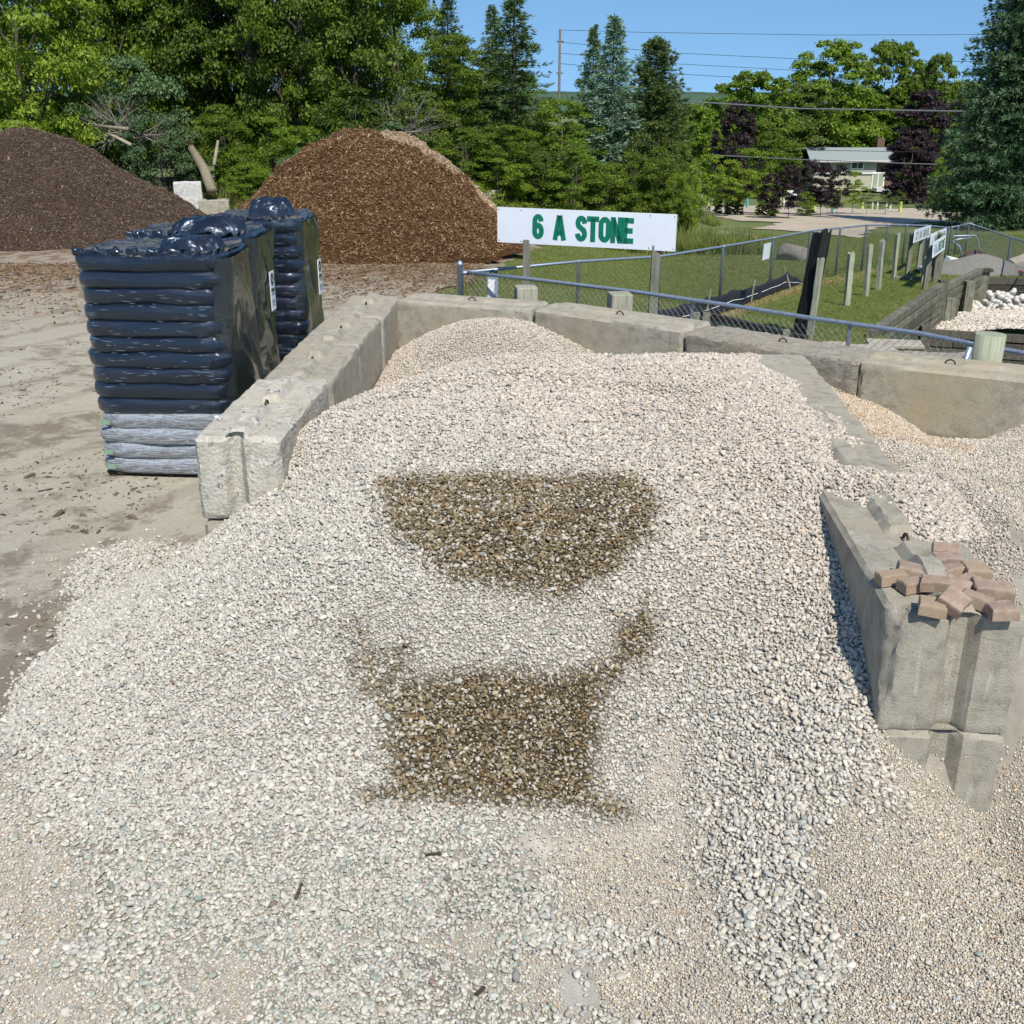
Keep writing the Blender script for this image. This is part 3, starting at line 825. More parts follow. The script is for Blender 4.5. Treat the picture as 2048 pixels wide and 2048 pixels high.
# ------------------------------------------------------------ loose pavers on the divider
m, t, b = nodes('paver_clay')
v = coords(t)
n = noise_n(t, 12, 8, 0.7, v); n2 = noise_n(t, 55, 5, 0.8, v)
oi = t.nodes.new('ShaderNodeObjectInfo')
c = ramp(t, [(0.3, (0.20, 0.135, 0.10)), (0.5, (0.30, 0.215, 0.165)), (0.7, (0.38, 0.30, 0.235))], n)
c = mix(t, ramp(t, [(0.0, 0.0), (0.5, .35), (1.0, 0.95)], oi.outputs['Random']), c, (0.33, 0.25, 0.165))
c = mix(t, ramp(t, [(0.55, 0.0), (0.68, 0.5)], n2), c, (0.46, 0.385, 0.32))
t.links.new(c, b.inputs['Base Color']); b.inputs['Roughness'].default_value = 0.9
bump(t, b, mix(t, 0.5, n, n2), 0.7, 0.006)
M['paver'] = m
def paver_mesh(kind):
    L_, W_, Hh = ((0.20, 0.13, 0.06), (0.135, 0.13, 0.06), (0.15, 0.09, 0.06))[kind]
    n = 16; outl = []
    for k in range(n):   # notched / waisted plan outline
        t_ = k / n * 4; s = int(t_); f = t_ - s
        cs = [(-1, -1), (1, -1), (1, 1), (-1, 1)]
        a, b_ = cs[s], cs[(s + 1) % 4]
        x, y = a[0] + (b_[0] - a[0]) * f, a[1] + (b_[1] - a[1]) * f
        if kind == 0 and s in (0, 2) and 0.2 < f < 0.8: y *= 0.78
        if kind == 1 and s == 1 and f > 0: x *= 0.9
        if kind == 2 and s == 0: y *= 1.0 - 0.25 * (1 - abs(2 * f - 1))
        outl.append((x * L_ / 2, y * W_ / 2))
    vs = []; fs = []
    prof = [(1.0, -Hh / 2), (1.0, Hh / 2 - 0.012), (0.965, Hh / 2 - 0.003), (0.91, Hh / 2)]
    for sc_, z in prof:
        for x, y in outl: vs.append((x * sc_ + 0.005 * nz((x, y, z), 30), y * sc_, z + 0.002 * nz((x, y, z), 30, 5)))
    for r_ in range(3):
        for k in range(n): fs.append((r_ * n + k, r_ * n + (k + 1) % n, (r_ + 1) * n + (k + 1) % n, (r_ + 1) * n + k))
    fs.append(tuple(range(n))[::-1]); fs.append(tuple(3 * n + k for k in range(n)))
    me = bpy.data.meshes.new('paver'); me.from_pydata(vs, [], fs); me.materials.append(M['paver'])
    return me
PM = [paver_mesh(0), paver_mesh(1), paver_mesh(2)]
pv = [  # d px of centre, height above top, kind, yaw, tiltx, tilty, label
    (1682, 1090, .035, 2, 0.05, 0, 0.0, 'tan paver lying apart at the outer edge, nearest the shaded wall face'),
    (1717, 1077, .040, 1, -0.25, 0, .12, 'pink speckled paver resting against the tan outermost one'),
    (1724, 1104, .035, 2, 0.5, .05, 0, 'half-hidden tan paver wedged under the pale-topped one'),
    (1766, 1102, .060, 2, -0.2, .1, 0, 'pale-topped paver leaning in the middle of the loose pile'),
    (1760, 1145, .035, 1, -0.15, 0, 0, 'large square paver at the front of the pile, with a notched side'),
    (1800, 1135, .060, 1, -0.9, .25, .3, 'paver tipped on its corner beside the large square one'),
    (1803, 1110, .045, 1, 0.7, .15, -.2, 'paver with a grey smear, lying in the heart of the pile'),
    (1842, 1133, .040, 2, -0.5, 0, .1, 'narrow paver between the grey-smeared one and the front corner one'),
    (1890, 1152, .035, 1, 0.05, 0, 0, 'squarish paver at the front outer corner of the pile'),
    (1872, 1112, .040, 0, -0.2, .05, .1, 'long orange-brown paver with a broken edge'),
    (1842, 1077, .045, 1, -0.1, 0, .05, 'thick paver standing proud at the far side of the pile'),
    (1797, 1078, .035, 2, 0.4, 0, 0, 'small shadowed paver tucked behind the thick one'),
    (1787, 1057, .040, 2, 0.1, .1, 0, 'paver with a dark chipped base near the spilled stone'),
    (1785, 1040, .045, 2, -0.2, .25, 0, 'farthest paver, tilted against the chipped one'),
    (1825, 1100, .030, 2, 0.9, 0, 0, 'nearly hidden paver beneath the thick and the long pavers')]
TOPZ = 1.224
for x, y, dz, kd, yaw, tx, ty, lb in pv:
    p = at_z(x * K, y * K, TOPZ + dz)
    o = bpy.data.objects.new('paver', PM[kd]); col.objects.link(o)
    o.location = p; o.rotation_euler = (tx * 1.3 + random.uniform(-.08, .08), ty * 1.3 + random.uniform(-.08, .08), yaw + random.uniform(-.25, .25)); o.scale = (0.90, 0.90, 0.93)
    tag(o, lb, 'paver', 'loose pavers on the divider block')

# ------------------------------------------------------------ shrink-wrapped pallets of bags
def plastic(name, c, rough, bs=9, st=0.5, streak=True, var=(0, 0, 0), coat=0.6):
    m, t, b = nodes(name)
    v = coords(t, (1, 1, 3.0)); v2 = coords(t, (26, 26, 5))
    n = noise_n(t, bs, 6, 0.6, v, 0.8); n2 = noise_n(t, 3, 5, 0.7, v2, 2.5)
    if var != (0, 0, 0):
        n3 = noise_n(t, 5, 8, 0.75, coords(t, (0.6, 0.6, 7.0)), 0.8)
        t.links.new(ramp(t, [(0.42, c), (0.5, var), (0.56, c)], n3), b.inputs['Base Color'])
    else: b.inputs['Base Color'].default_value = c + (1,)
    b.inputs['Roughness'].default_value = rough
    b.inputs['Specular IOR Level'].default_value = 0.85
    b.inputs['Specular Tint'].default_value = (0.62, 0.80, 1.0, 1)  # blue sky reflection put into the specular tint
    b.inputs['Coat Weight'].default_value = coat; b.inputs['Coat Roughness'].default_value = 0.05
    n1 = bump(t, b, n, st, 0.03)
    if streak:
        n4 = noise_n(t, 2.0, 7, 0.72, coords(t, (2.2, 2.2, 16)), 1.2)
        n1 = bump(t, b, n4, 0.5, 0.012, n1)
        bump(t, b, ramp(t, [(0.5, 0.0), (0.56, 1.0), (0.62, 0.0)], n2), 0.6, 0.004, n1)
    return m
M['bag_black'] = plastic('bag_black', (0.004, 0.0075, 0.015), 0.08, st=0.35)  # blue in the base colour also stands for reflected sky
M['bag_silver'] = plastic('bag_silver', (0.17, 0.165, 0.165), 0.35, var=(0.42, 0.47, 0.52), st=0.5)
M['film'] = plastic('stretch_film', (0.012, 0.014, 0.010), 0.12, 3.0, 0.55, coat=.8)
M['cover'] = plastic('cover_sheet', (0.006, 0.008, 0.012), 0.08, 7, 0.5, False)
M['cover_dusty'] = plastic('cover_dusty', (0.012, 0.022, 0.045), 0.22, 6, 0.5, var=(0.16, 0.14, 0.10))
M['glint'] = simple('film_glint', (.30, .36, .45), .12, 0, 4, 0, coat=1.0)
M['label'] = simple('paper_label', (0.78, 0.8, 0.82), 0.5, 0.03, 4, 0)
M['ink'] = simple('label_ink', (0.03, 0.04, 0.03), 0.5, 0, 4, 0)
M['ink_green'] = simple('bag_print_green', (0.20, 0.30, 0.22), 0.5, 0.2, 30, 0)
M['pallet_wood'] = wood('pallet_wood', (0.03, 0.025, 0.02), (0.10, 0.08, 0.055))
def bag_mesh(name, w_, d_, h_, seed, mat):
    """one course of bags: cushion-edged slab with gathered ends"""
    n = 96; rings = [(-0.5, 0.90), (-0.45, 0.955), (-0.32, 0.988), (-.1, 1.0), (0.12, 1.0), (0.32, 0.985), (0.45, 0.945), (0.5, 0.89)]
    vs = []; fs = []
    for zz, sc_ in rings:
        for k in range(n):
            a = 2 * math.pi * k / n
            ca, sa = math.cos(a), math.sin(a)
            e = 0.30
            x = math.copysign(abs(ca) ** e, ca) * w_ / 2; y = math.copysign(abs(sa) ** e, sa) * d_ / 2
            ins = (1 - sc_) * 0.36
            x -= math.copysign(min(abs(x), ins), x); y -= math.copysign(min(abs(y), ins), y)
            q = (x + seed * 7.3, y, zz * h_ + seed)
            r_ = 0.034 * nz(q, 2.4, seed) + 0.018 * nz(q, 7, 3) + 0.009 * nz(q, 18, 6)
            L_ = math.hypot(x, y)
            vs.append((x * (1 + r_ / L_), y * (1 + r_ / L_), zz * h_ + 0.010 * nz((x * 1 + seed * 3, y, 0), 2.5, 9) + h_ / 2))
    for r_ in range(len(rings) - 1):
        for k in range(n): fs.append((r_ * n + k, r_ * n + (k + 1) % n, (r_ + 1) * n + (k + 1) % n, (r_ + 1) * n + k))
    fs.append(tuple(range(n))[::-1]); fs.append(tuple((len(rings) - 1) * n + k for k in range(n)))
    return vs, fs
def crumple(name, cx, cy, z0, wx, wy, hgt, mat, parent, seed, fold=14, nx=70, ny=50):
    """gathered plastic: dome with radiating folds and ragged hem"""
    vs = []; fs = []
    for j in range(ny + 1):
        rr = j / ny
        for i in range(nx):
            a = 2 * math.pi * i / nx
            ca, sa = math.cos(a), math.sin(a)
            ex = 0.55
            x = math.copysign(abs(ca) ** ex, ca) * wx / 2 * rr; y = math.copysign(abs(sa) ** ex, sa) * wy / 2 * rr
            pl = math.sin(a * fold + 3 * nz((x, y, seed), 2)) * rr ** 2 * 0.024 + 0.045 * rr * nz((x, y, seed), 5, 2) + 0.016 * rr * nz((x, y, seed), 14, 4) + 0.022 * (abs(nz((x, y, seed), 9, 11)) - .2) * min(1, rr * 2)
            z = hgt * max(0, 1 - rr ** 3.0) ** 0.6 + pl * 1.2 + 0.02 * nz((x, y, seed), 8, 7)
            vs.append((cx + x * (1 + pl * 1.4), cy + y * (1 + pl * 1.4), z0 + max(z, -0.05)))
    for j in range(ny):
        for i in range(nx):
            i2 = (i + 1) % nx
            if j == 0: fs.append((i, (j + 1) * nx + i, (j + 1) * nx + i2))
            else: fs.append((j * nx + i, (j + 1) * nx + i, (j + 1) * nx + i2, j * nx + i2))
    return mesh_obj(name, vs, fs, mat, parent, True)
def pallet(x, y, rz, wd, dp, layers, silver, label, seed, lean=0.0, film=True, lab=None, knob=None):
    root = empty('bagged_pallet', (x, y, 0), rz)
    pm = MB()
    for k in range(5): pm.box((0, -dp / 2 + 0.1 + k * (dp - .2) / 4, 0.052), (wd - 0.12, 0.09, 0.02))
    for k in (-1, 0, 1): pm.box((k * (wd / 2 - 0.12), 0, 0.02), (0.05, dp - .1, 0.05))
    pm.build('wooden_pallet', M['pallet_wood'], root)
    z = 0.062; hl = (2.13 - 0.062) / layers
    for i in range(layers):
        silv = i < silver
        vs, fs = bag_mesh('bag', wd * (1 + 0.01 * math.sin(seed + i)), dp * (1 - 0.0 * i), hl * 1.07, seed * 20 + i, None)
        o = mesh_obj('bag', vs, fs, M['bag_silver'] if silv else M['bag_black'], root, True, loc=(lean * z + 0.008 * math.sin(i * 2.3 + seed), 0.006 * math.cos(i * 1.7), z))
        if silv: o['label'] = 'silver-grey printed bag course'
        if silv and i in (1, 3, 0):
            g = MB()
            g.box((-wd / 2 + 0.12, -dp / 2 - 0.008, hl * 0.5), (0.09, 0.012, hl * 0.30))
            g.build('printed_badge', M['ink_green'], o)
        z += hl
    if film:
        # film pulled tight over the right hand side, bridging the dips between courses
        vs = []; fs = []; nu, nv = 60, 70
        for j in range(nv + 1):
            zz = 0.16 + (2.1 - 0.16) * j / nv
            for i in range(nu + 1):
                u = i / nu; s = 0.04 + u * (dp - 0.06)
                yv = -dp / 2 + s
                edge_ = max(0, (.20 - s) / .16) ** 2 * 0.13 + max(0, (s - (dp - 0.2)) / 0.18) ** 2 * 0.12
                xv = wd / 2 + 0.012 - edge_
                q = (yv + seed * 3, zz, seed)
                xv += 0.02 + 0.07 * nz(q, 1.3, 2) + 0.018 * nz((yv * 2 + zz, zz * 1.4, seed), 2.0, 5) + 0.012 * abs(nz((yv + zz * 0.6, zz * 0.4, seed), 7, 8))
                vs.append((xv + lean * zz, yv, zz))
        for j in range(nv):
            for i in range(nu): a = j * (nu + 1) + i; fs.append((a, a + 1, a + nu + 2, a + nu + 1))
        mesh_obj('stretch_film', vs, fs, M['film'], root, True)
    # glints of the film made as thin pale strands on the near face
    cr = MB(); r9 = random.Random(seed * 77)
    for _ in range(130):
        zz = r9.choice((1.75, 1.6, 1.3, 1.05, .62)) + r9.gauss(0, .07); x0 = r9.uniform(-wd / 2 + .05, wd / 2 - .15); L9 = r9.uniform(.015, .11); sl9 = r9.choice((-.22, -.12, .05)) * r9.random()
        yb = -dp / 2 - .012 - .01 * r9.random()
        cr.tube([(x0, yb + .006, zz), (x0 + L9 / 2, yb, zz + sl9 * L9 / 2), (x0 + L9, yb + .006, zz + sl9 * L9)], [.0004, .0015, .0004], 5, False)
    cr.build('film_glints', M['glint'], root, True)['kind'] = 'stuff'
    o = crumple('cover_sheet', lean * 2, 0, 2.11, wd * 0.97, dp * 0.97, 0.07, M['cover_dusty'], root, seed, 22)
    # rolled hem along the near edge
    hem = []
    for k in range(60):
        u = k / 59
        hem.append((-wd / 2 + 0.02 + (wd - 0.22) * u + lean * 2, -dp / 2 + 0.06 + 0.02 * math.sin(u * 9), 2.145 + 0.012 * math.sin(u * 40 + seed)))
    MB().tube(hem, [0.030 + 0.014 * math.sin(k * 1.9 + seed) + 0.01 * math.sin(k * 0.7) for k in range(60)], 10).build('sheet_hem', M['cover'], root, True)
    if knob:
        kx, ky, kw, kd, kh = knob
        crumple('bunched_plastic', kx + lean * 2, ky, 2.14, kw, kd, kh, M['cover'], root, seed + 5, 11)
    if lab:
        lx = MB().box((wd / 2 + 0.075 + lean * 1.5, lab[0], lab[1]), (0.006, 0.17, 0.42)).build('paper_label', M['label'], root)
        g = MB()
        for k in range(9):
            a = k / 9 * 2 * math.pi
            g.box((wd / 2 + 0.080 + lean * 1.5, lab[0] + 0.040 * math.cos(a), lab[1] + .125 + .05 * math.sin(a)), (0.004, 0.035, 0.032))
        if lab[2] == 0:
            for k in range(4): g.box((wd / 2 + 0.080 + lean * 1.5, lab[0] - 0.05 + k * 0.033, lab[1] + 0.01), (0.004, 0.024, 0.045 - 0.01 * (k % 2)))
        for k in range(3): g.box((wd / 2 + 0.080 + lean * 1.5, lab[0], lab[1] - 0.10 - k * 0.025), (0.004, 0.11 - .02 * k, 0.006))
        g.build('label_print', M['ink'], lx)['kind'] = 'stuff'
        g = MB(); g.box((wd / 2 + 0.081 + lean * 1.5, lab[0], lab[1] - 0.03), (0.004, 0.13, 0.012)); g.build('label_stripe', M['ink_green'], lx)
    tag(root, label, 'pallet of bags', 'wrapped pallets of bagged material beside the wall')
    return root
pallet(-3.27, 10.30, -0.05, 1.36, 1.10, 14, 4, 'nearest wrapped pallet, black bags over silver printed ones at the bottom', 1, lean=-0.0, knob=(0.36, -0.28, 0.55, 0.36, 0.14))
pallet(-3.33, 11.75, -0.05, 1.26, 1.10, 14, 0, 'middle wrapped black pallet with a tall white paper label on its side', 2, lab=(0.10, 1.48, 0), knob=(0.22, -0.35, 0.72, 0.45, 0.17))
pallet(-3.02, 13.3, -0.06, 1.15, 1.10, 14, 0, 'farthest wrapped black pallet, a bunch of plastic knotted on its top', 3, lab=(0.1, 1.40, 0), knob=(0.2, -0.25, 0.5, 0.42, 0.22))

# ------------------------------------------------------------ lettering
def stroke(mb, pts, wd, y, th=0.003, X=None):
    """thick polyline in the plane given by frame X=(origin, u, v, n)"""
    O, U, V_, Nn = X
    P = [Vector(p) for p in pts]
    for i in range(len(P) - 1):
        a, b_ = P[i], P[i + 1]; d = (b_ - a).normalized() if (b_ - a).length else Vector((1, 0)); n = Vector((-d.y, d.x)) * wd / 2
        # overlap a little with rounded joints
        q = [a - n - d * wd * 0.12, b_ - n + d * wd * 0.12, b_ + n + d * wd * 0.12, a + n - d * wd * 0.12]
        base = len(mb.v)
        off = th + i * 0.00004
        for p in q: mb.v.append(O + U * p.x + V_ * p.y + Nn * off)
        mb.f.append([base, base + 1, base + 2, base + 3])
def arc(cx, cy, rx, ry, a0, a1, n=10):
    return [(cx + rx * math.cos(math.radians(a0 + (a1 - a0) * k / n)), cy + ry * math.sin(math.radians(a0 + (a1 - a0) * k / n))) for k in range(n + 1)]
GL = {  # unit glyphs: width ~0.5, height 1; stroke half width handled by inset
    'T': [[(0.0, .91), (.5, .91)], [(.25, .0), (.25, .9)]],
    'E': [[(.09, 0), (.09, 1)], [(.1, .91), (.45, .91)], [(.1, .5), (.41, .5)], [(.1, .09), (.45, .09)]],
    'L': [[(.09, 0), (.09, 1)], [(.1, .09), (.45, .09)]],
    'I': [[(.25, 0), (.25, 1)]],
    'M': [[(.08, 0), (.08, 1)], [(.1, .95), (.29, .15)], [(.29, .15), (.48, .95)], [(.5, 0), (.5, 1)]],
    'N': [[(.09, 0), (.09, 1)], [(.10, .92), (.40, .08)], [(.41, 0), (.41, 1)]],
    'O': [arc(.25, .70, .165, .21, 0, 180) + arc(.25, .30, .165, .21, 180, 360) + [(.415, .70)]],
    '6': [arc(.25, .71, .15, .20, 10, 180) + arc(.25, .29, .16, .20, 180, 360) + arc(.25, .33, .16, .22, 0, 150)],
    'S': [arc(.25, .72, .155, .20, 5, 180, 8) + [(.13, .60), (.24, .52), (.37, .43)] + arc(.25, .28, .16, .20, 30, -175, 10)],
    'A': [[(.05, 0), (.235, .97)], [(.265, .97), (.45, 0)], [(.14, .28), (.36, .28)]],
    'G': [arc(.25, .70, .155, .21, 10, 180) + arc(.25, .30, .155, .21, 180, 350), [(.41, .1), (.41, .48)], [(.25, .45), (.45, .45)]],
    'R': [[(.09, 0), (.09, 1)], [(.1, .91), (.3, .91)] + arc(.27, .71, .13, .20, 90, -90, 6)[0:] + [(.1, .51)], [(.27, .5), (.42, 0)]],
    'V': [[(.04, 1), (.24, .03)], [(.26, .03), (.46, 1)]],
    '2': [arc(.25, .72, .155, .19, 175, -30, 8) + [(.1, .1)], [(.06, .09), (.44, .09)]],
    '1': [[(.28, 0), (.28, 1)], [(.13, .78), (.28, .93)]],
    'W': [[(.03, 1), (.15, .05)], [(.15, .05), (.25, .8)], [(.25, .8), (.35, .05)], [(.35, .05), (.47, 1)]],
}
def write(text, O, U, V_, Nn, h, wscale, sw, parent, mat, space=0.5, name='lettering'):
    x = 0
    for ch in text:
        if ch == ' ': x += space * h * wscale; continue
        mb = MB()
        for st in GL[ch]:
            stroke(mb, [(x + p[0] * h * wscale, p[1] * h) for p in st], sw * h, 0, 0.003, (O, U, V_, Nn))
        mb.build(name, mat, parent)
        x += (0.62 if ch == 'M' else 0.34 if ch == 'I' else 0.535) * h * wscale
    return x
# ------------------------------------------------------------ big sign
SY = 14.6
tl, tr = at_y(994, 415, SY + 0.55), at_y(1353, 428, SY - 0.35)
bl_, br_ = at_y(997, 483, SY + 0.55), at_y(1351, 504, SY - 0.35)
sign = empty('stone_sign', ((tl.x + tr.x) / 2, SY + 0.1, 0))
tag(sign, 'large white board lettered in green, standing on two weathered posts', 'sign')
inv = Vector(sign.location)
Ux = ((tr - tl) + (br_ - bl_)).normalized(); Uz = ((tl - bl_) + (tr - br_)).normalized()
Wd = (tr - tl).length; Ht = ((tl - bl_).length + (tr - br_).length) / 2
Un = Ux.cross(Uz).normalized(); Uz = Un.cross(Ux).normalized()
C0 = (tl + tr + bl_ + br_) / 4 - inv
R3 = Matrix((Ux, -Un * -1 if False else -Un, Uz)).transposed()
bd = MB().box(C0, (Wd, 0.02, Ht), R3).build('sign_board', M['white_sign'], sign)
MB().box(C0 + (-Un) * -0.0 + Un * -0.012, (Wd + .006, 0.004, Ht + .006), R3).build('board_back', M['sign_edge'], bd)
Nn = Un if Un.y < 0 else -Un
O = C0 - Ux * (Wd * 0.5 - Wd * 0.208) - Uz * Ht * 0.335 + Nn * 0.0105
write('6 A STONE', O, Ux, Uz, Nn, Ht * 0.68, 0.96, 0.215, bd, M['green_paint'], 0.47)
for fx in (-.49, -.36, .36, .49):
    for fz in (-.44, .44): MB().box(C0 + Ux * Wd * fx + Uz * Ht * fz + Nn * 0.012, (.012, .004, .012), R3).build('screw', M['rust'], bd)
for px, topy in ((1052, 470), (1310, 480)):
    p = at_y(px, 560, SY + (0.35 if px < 1100 else -0.28)) - inv
    MB().box((p.x, p.y + 0.07, 0.82), (0.10 if px < 1100 else 0.115, 0.09, 1.66), (0, 0.012, 0), 0.004).build('sign_post', M['post_dark'] if px < 1100 else M['post'], sign)

# ------------------------------------------------------------ stub guard posts behind the back wall
def stub(px, top, wpx, Y, lab, mat, sq=True, h=1.0):
    p = at_y(px, top, Y); wd = wpx * (Y * CP - (p.z - CH) * SP) / F
    if sq:
        o = MB().box((0, 0, -h / 2), (wd, wd, h), None, 0.006).build('guard_post', mat, None, loc=p); bevel(o, 0.012, 2)
    else:
        o = MB().tube([(0, 0, -h), (0, 0, -h * .5), (0, 0, 0)], [wd / 2, wd / 2 * .98, wd / 2], 20).build('guard_post', mat, None, loc=p)
        o.data.polygons.foreach_set('use_smooth', [len(q.vertices) == 4 for q in o.data.polygons])
    o.rotation_euler = (0.0, 0.01, 0.15)
    tag(o, lab, 'post', 'thick cut-off posts behind the back wall'); return o
stub(1052, 573, 42, 13.0, 'squat weathered post stump behind the wall, below the sign', M['post'])
stub(1241, 585, 43, 12.25, 'split weathered post stump between the sign post and the wall', M['post'])
stub(1982, 668, 58, 9.75, 'thick greenish round post stump beside the blue rail', M['post_green'], False, 1.3)

# ------------------------------------------------------------ chain link fences
def chain(path, zb, zh, parent, sp=0.078, r=0.0021):
    """woven wire: two families of crossing diagonals between bottom and rail"""
    P = [Vector((p[0], p[1])) for p in path]
    seg = [(P[i + 1] - P[i]).length for i in range(len(P) - 1)]; cum = np.r_[0, np.cumsum(seg)]; T = cum[-1]
    px_, py_ = [p.x for p in P], [p.y for p in P]
    def pt(s_, h):
        s_ = min(max(s_, 0), T)
        b0, hh = np.interp(s_, cum, zb), np.interp(s_, cum, zh)
        return Vector((np.interp(s_, cum, px_), np.interp(s_, cum, py_), b0 + hh * h))
    mb = MB(); hm = float(np.mean(zh)); k = -hm
    while k < T:
        for sgn in (1, -1):
            a, b_ = (k, k + hm) if sgn > 0 else (k + hm, k)
            h0, h1 = 0.0, 1.0
            if a < 0: h0 = -a / hm if sgn > 0 else h0; a = 0
            if b_ < 0: h1 = 1 - (-b_) / hm; b_ = 0
            if b_ > T: h1 = 1 - (b_ - T) / hm; b_ = T
            if a > T: h0 = (a - T) / hm; a = T
            if h1 - h0 < 0.03: continue
            off = Vector((0, 0.002 * sgn, 0))
            pts = [pt(a + (b_ - a) * q, h0 + (h1 - h0) * q) + off for q in (0, 0.5, 1)]
            mb.tube(pts, r, 3, False)
        k += sp
    o = mb.build('chain_link_mesh', M['wire'], parent)
    o['kind'] = 'stuff'
    return o
def fence_post(x, y, z0, z1, r, parent, dome=False, tilt=(0, 0)):
    pts = [(x, y, z0 - 0.1), (x + tilt[0], y + tilt[1], z1)]; rs = [r, r]
    if dome: pts += [(x, y, z1 + .005), (x, y, z1 + .02), (x, y, z1 + .05), (x, y, z1 + .065)]; rs += [r * 1.12, r * 1.1, r * .75, r * .2]
    else: pts += [(x + tilt[0], y + tilt[1], z1 + .02), (x + tilt[0], y + tilt[1], z1 + .035)]; rs += [r * 1.25, r * .7]
    return MB().tube(pts, rs, 10).build('fence_post', M['galv'], parent, True)
nearp = [at_z(a, b_, 1.20) for a, b_ in ((933, 545), (1066, 558.6), (1277, 585), (1479, 613), (1629, 637), (1842, 668), (1954, 689), (2048, 706), (2230, 735))]
cp = nearp[0]
nf = empty('chain_link_fence', (0, 0, 0))
tag(nf, 'chain link fence with bluish rail running just behind the concrete back wall', 'fence')
MB().tube([(cp.x, cp.y, 1.20)] + [(p.x, p.y, 1.20 + 0.004 * math.sin(i * 2)) for i, p in enumerate(nearp[1:])], 0.024, 10).build('top_rail', M['galv'], nf, True)
chain([(p.x, p.y) for p in nearp], [-0.05] * 9, [1.27] * 9, nf, 0.085, 0.0024)
ties = MB()
tot = 0
for i in range(len(nearp) - 1):
    a, b_ = nearp[i], nearp[i + 1]; L = (b_ - a).length; d = (b_ - a).normalized()
    k = 0.1
    while k < L:
        c = a + d * k
        # twist of wire wrapped round the rail
        pts = [c + d * (0.05 * (q / 7 - .5)) + Vector((-d.y * math.cos(q * 1.4), d.x * math.cos(q * 1.4), math.sin(q * 1.4))) * 0.028 for q in range(8)]
        ties.tube(pts, 0.0032, 3, False)
        k += 0.17 if i > 2 else 0.45
ties.build('tie_wires', M['wire'], nf)['kind'] = 'stuff'
fence_post(cp.x - 0.09, cp.y, 0, 1.30, 0.043, nf, True)
MB().tube([(cp.x - 0.09, cp.y, 1.19), (cp.x + .04, cp.y, 1.20)], 0.03, 8).build('rail_bracket', M['galv'], nf, True)
for px in (1385, 1705):
    q = at_y(px, 620, np.interp(px, [933, 1066, 1277, 1479, 1629, 1842, 2048], [p.y for p in nearp[:6]] + [nearp[7].y]))
    fence_post(q.x, q.y + 0.03, 0, 1.17, 0.024, nf)
q = at_y(1944, 690, nearp[6].y)
MB().tube([(q.x, q.y + .03, 1.17), (q.x - 0.05, q.y + 0.03, 0.9), (q.x - 0.06, q.y + .02, 0.0)], 0.03, 10).build('fence_post', M['galv'], nf, True)

ff = empty('chain_link_fence', (0, 0, 0))
tag(ff, 'long chain link fence curving away round the lawn to the row of small signs', 'fence')
fl = [((cp.x, cp.y + 0.02), 0.0, 1.20)]
for px, py in ((1156, 523), (1319, 513)):
    q = at_z(px, py, 1.15); fl.append(((q.x, q.y), 0.0, 1.15))
for a, b_, c, d in ((1443, 493, 1437, 623), (1547, 476, 1537, 592), (1622, 462, 1610, 566), (1681, 456, 1670, 553), (1731, 450, 1722, 544), (1774, 450, 1765, 535), (1811, 450, 1803, 529), (1850, 451, 1842, 523), (1894, 455, 1888, 517)):
    q = hit(c, d); fl.append(((q.x, q.y), q.z, zat(q.y, b_) - q.z))
tp = [Vector((p[0], p[1], z + h)) for p, z, h in fl]
MB().tube(tp, 0.021, 8).build('top_rail', M['galv'], ff, True)
chain([p for p, z, h in fl], [z for p, z, h in fl], [h for p, z, h in fl], ff, 0.085, 0.0019)
for i, (p, z, h) in enumerate(fl):
    if i: fence_post(p[0], p[1], z, z + h - .01, 0.03 if i > 8 else 0.026, ff, tilt=(0.01, 0))
f3 = empty('chain_link_fence', (0, 0, 0))
tag(f3, 'far corner of chain link fence behind the scrap heap, below the big spruce', 'fence')
fl = []
for a, b_, c, d in ((1902, 454, 1895, 515), (1915, 452, 1908, 512), (1936, 446, 1930, 503), (2024, 475, 2012, 543), (2110, 500, 2098, 580)):
    q = hit(c, d); fl.append(((q.x, q.y), q.z, zat(q.y, b_) - q.z))
MB().tube([Vector((p[0], p[1], z + h)) for p, z, h in fl], 0.021, 8).build('top_rail', M['galv'], f3, True)
chain([p for p, z, h in fl], [z for p, z, h in fl], [h for p, z, h in fl], f3, 0.10, 0.0022)
for p, z, h in fl: fence_post(p[0], p[1], z, z + h - .01, 0.032, f3)

# things hanging on the fences
q = at_y(985, 560, cp.y + 0.02)
hb = empty('fence_pouch', (q.x, q.y - 0.05, 1.17)); tag(hb, 'small grey document holder with white paper hung from the rail near the end post', 'document holder')
MB().box((0, 0, -.17), (.15, .03, .34), None, .004).build('holder', simple('holder_grey', (.25, .32, .42), .4), hb)
MB().box((-.02, -.019, -.19), (.09, .004, .26), (0, .06, 0)).build('paper_sheet', M['label'], hb)
MB().tube([(-.06, -.0, .03), (0, .0, .06), (.07, 0, .03)], .02, 6).build('hanger_strap', M['bag_black'], hb)
pa = [at_y(a, b_, fl_y) for a, b_, fl_y in ((1527, 488, 19.6), (1541, 484, 20.0), (1537, 516, 20.0), (1523, 520, 19.6))]
nb = MB(); nb.quad(*[p + Vector((0, -.05, 0)) for p in (pa[3], pa[2], pa[1], pa[0])]); nb.quad(*[p + Vector((0, -.035, 0)) for p in (pa[0], pa[1], pa[2], pa[3])])
for i in range(4):
    a, b_ = pa[i], pa[(i + 1) % 4]
    nb.quad(a + Vector((0, -.05, 0)), b_ + Vector((0, -.05, 0)), b_ + Vector((0, -.035, 0)), a + Vector((0, -.035, 0)))
tag(nb.build('notice_board', M['white_sign']), 'blank white notice plate wired to the fence mesh above the silt fabric', 'notice')

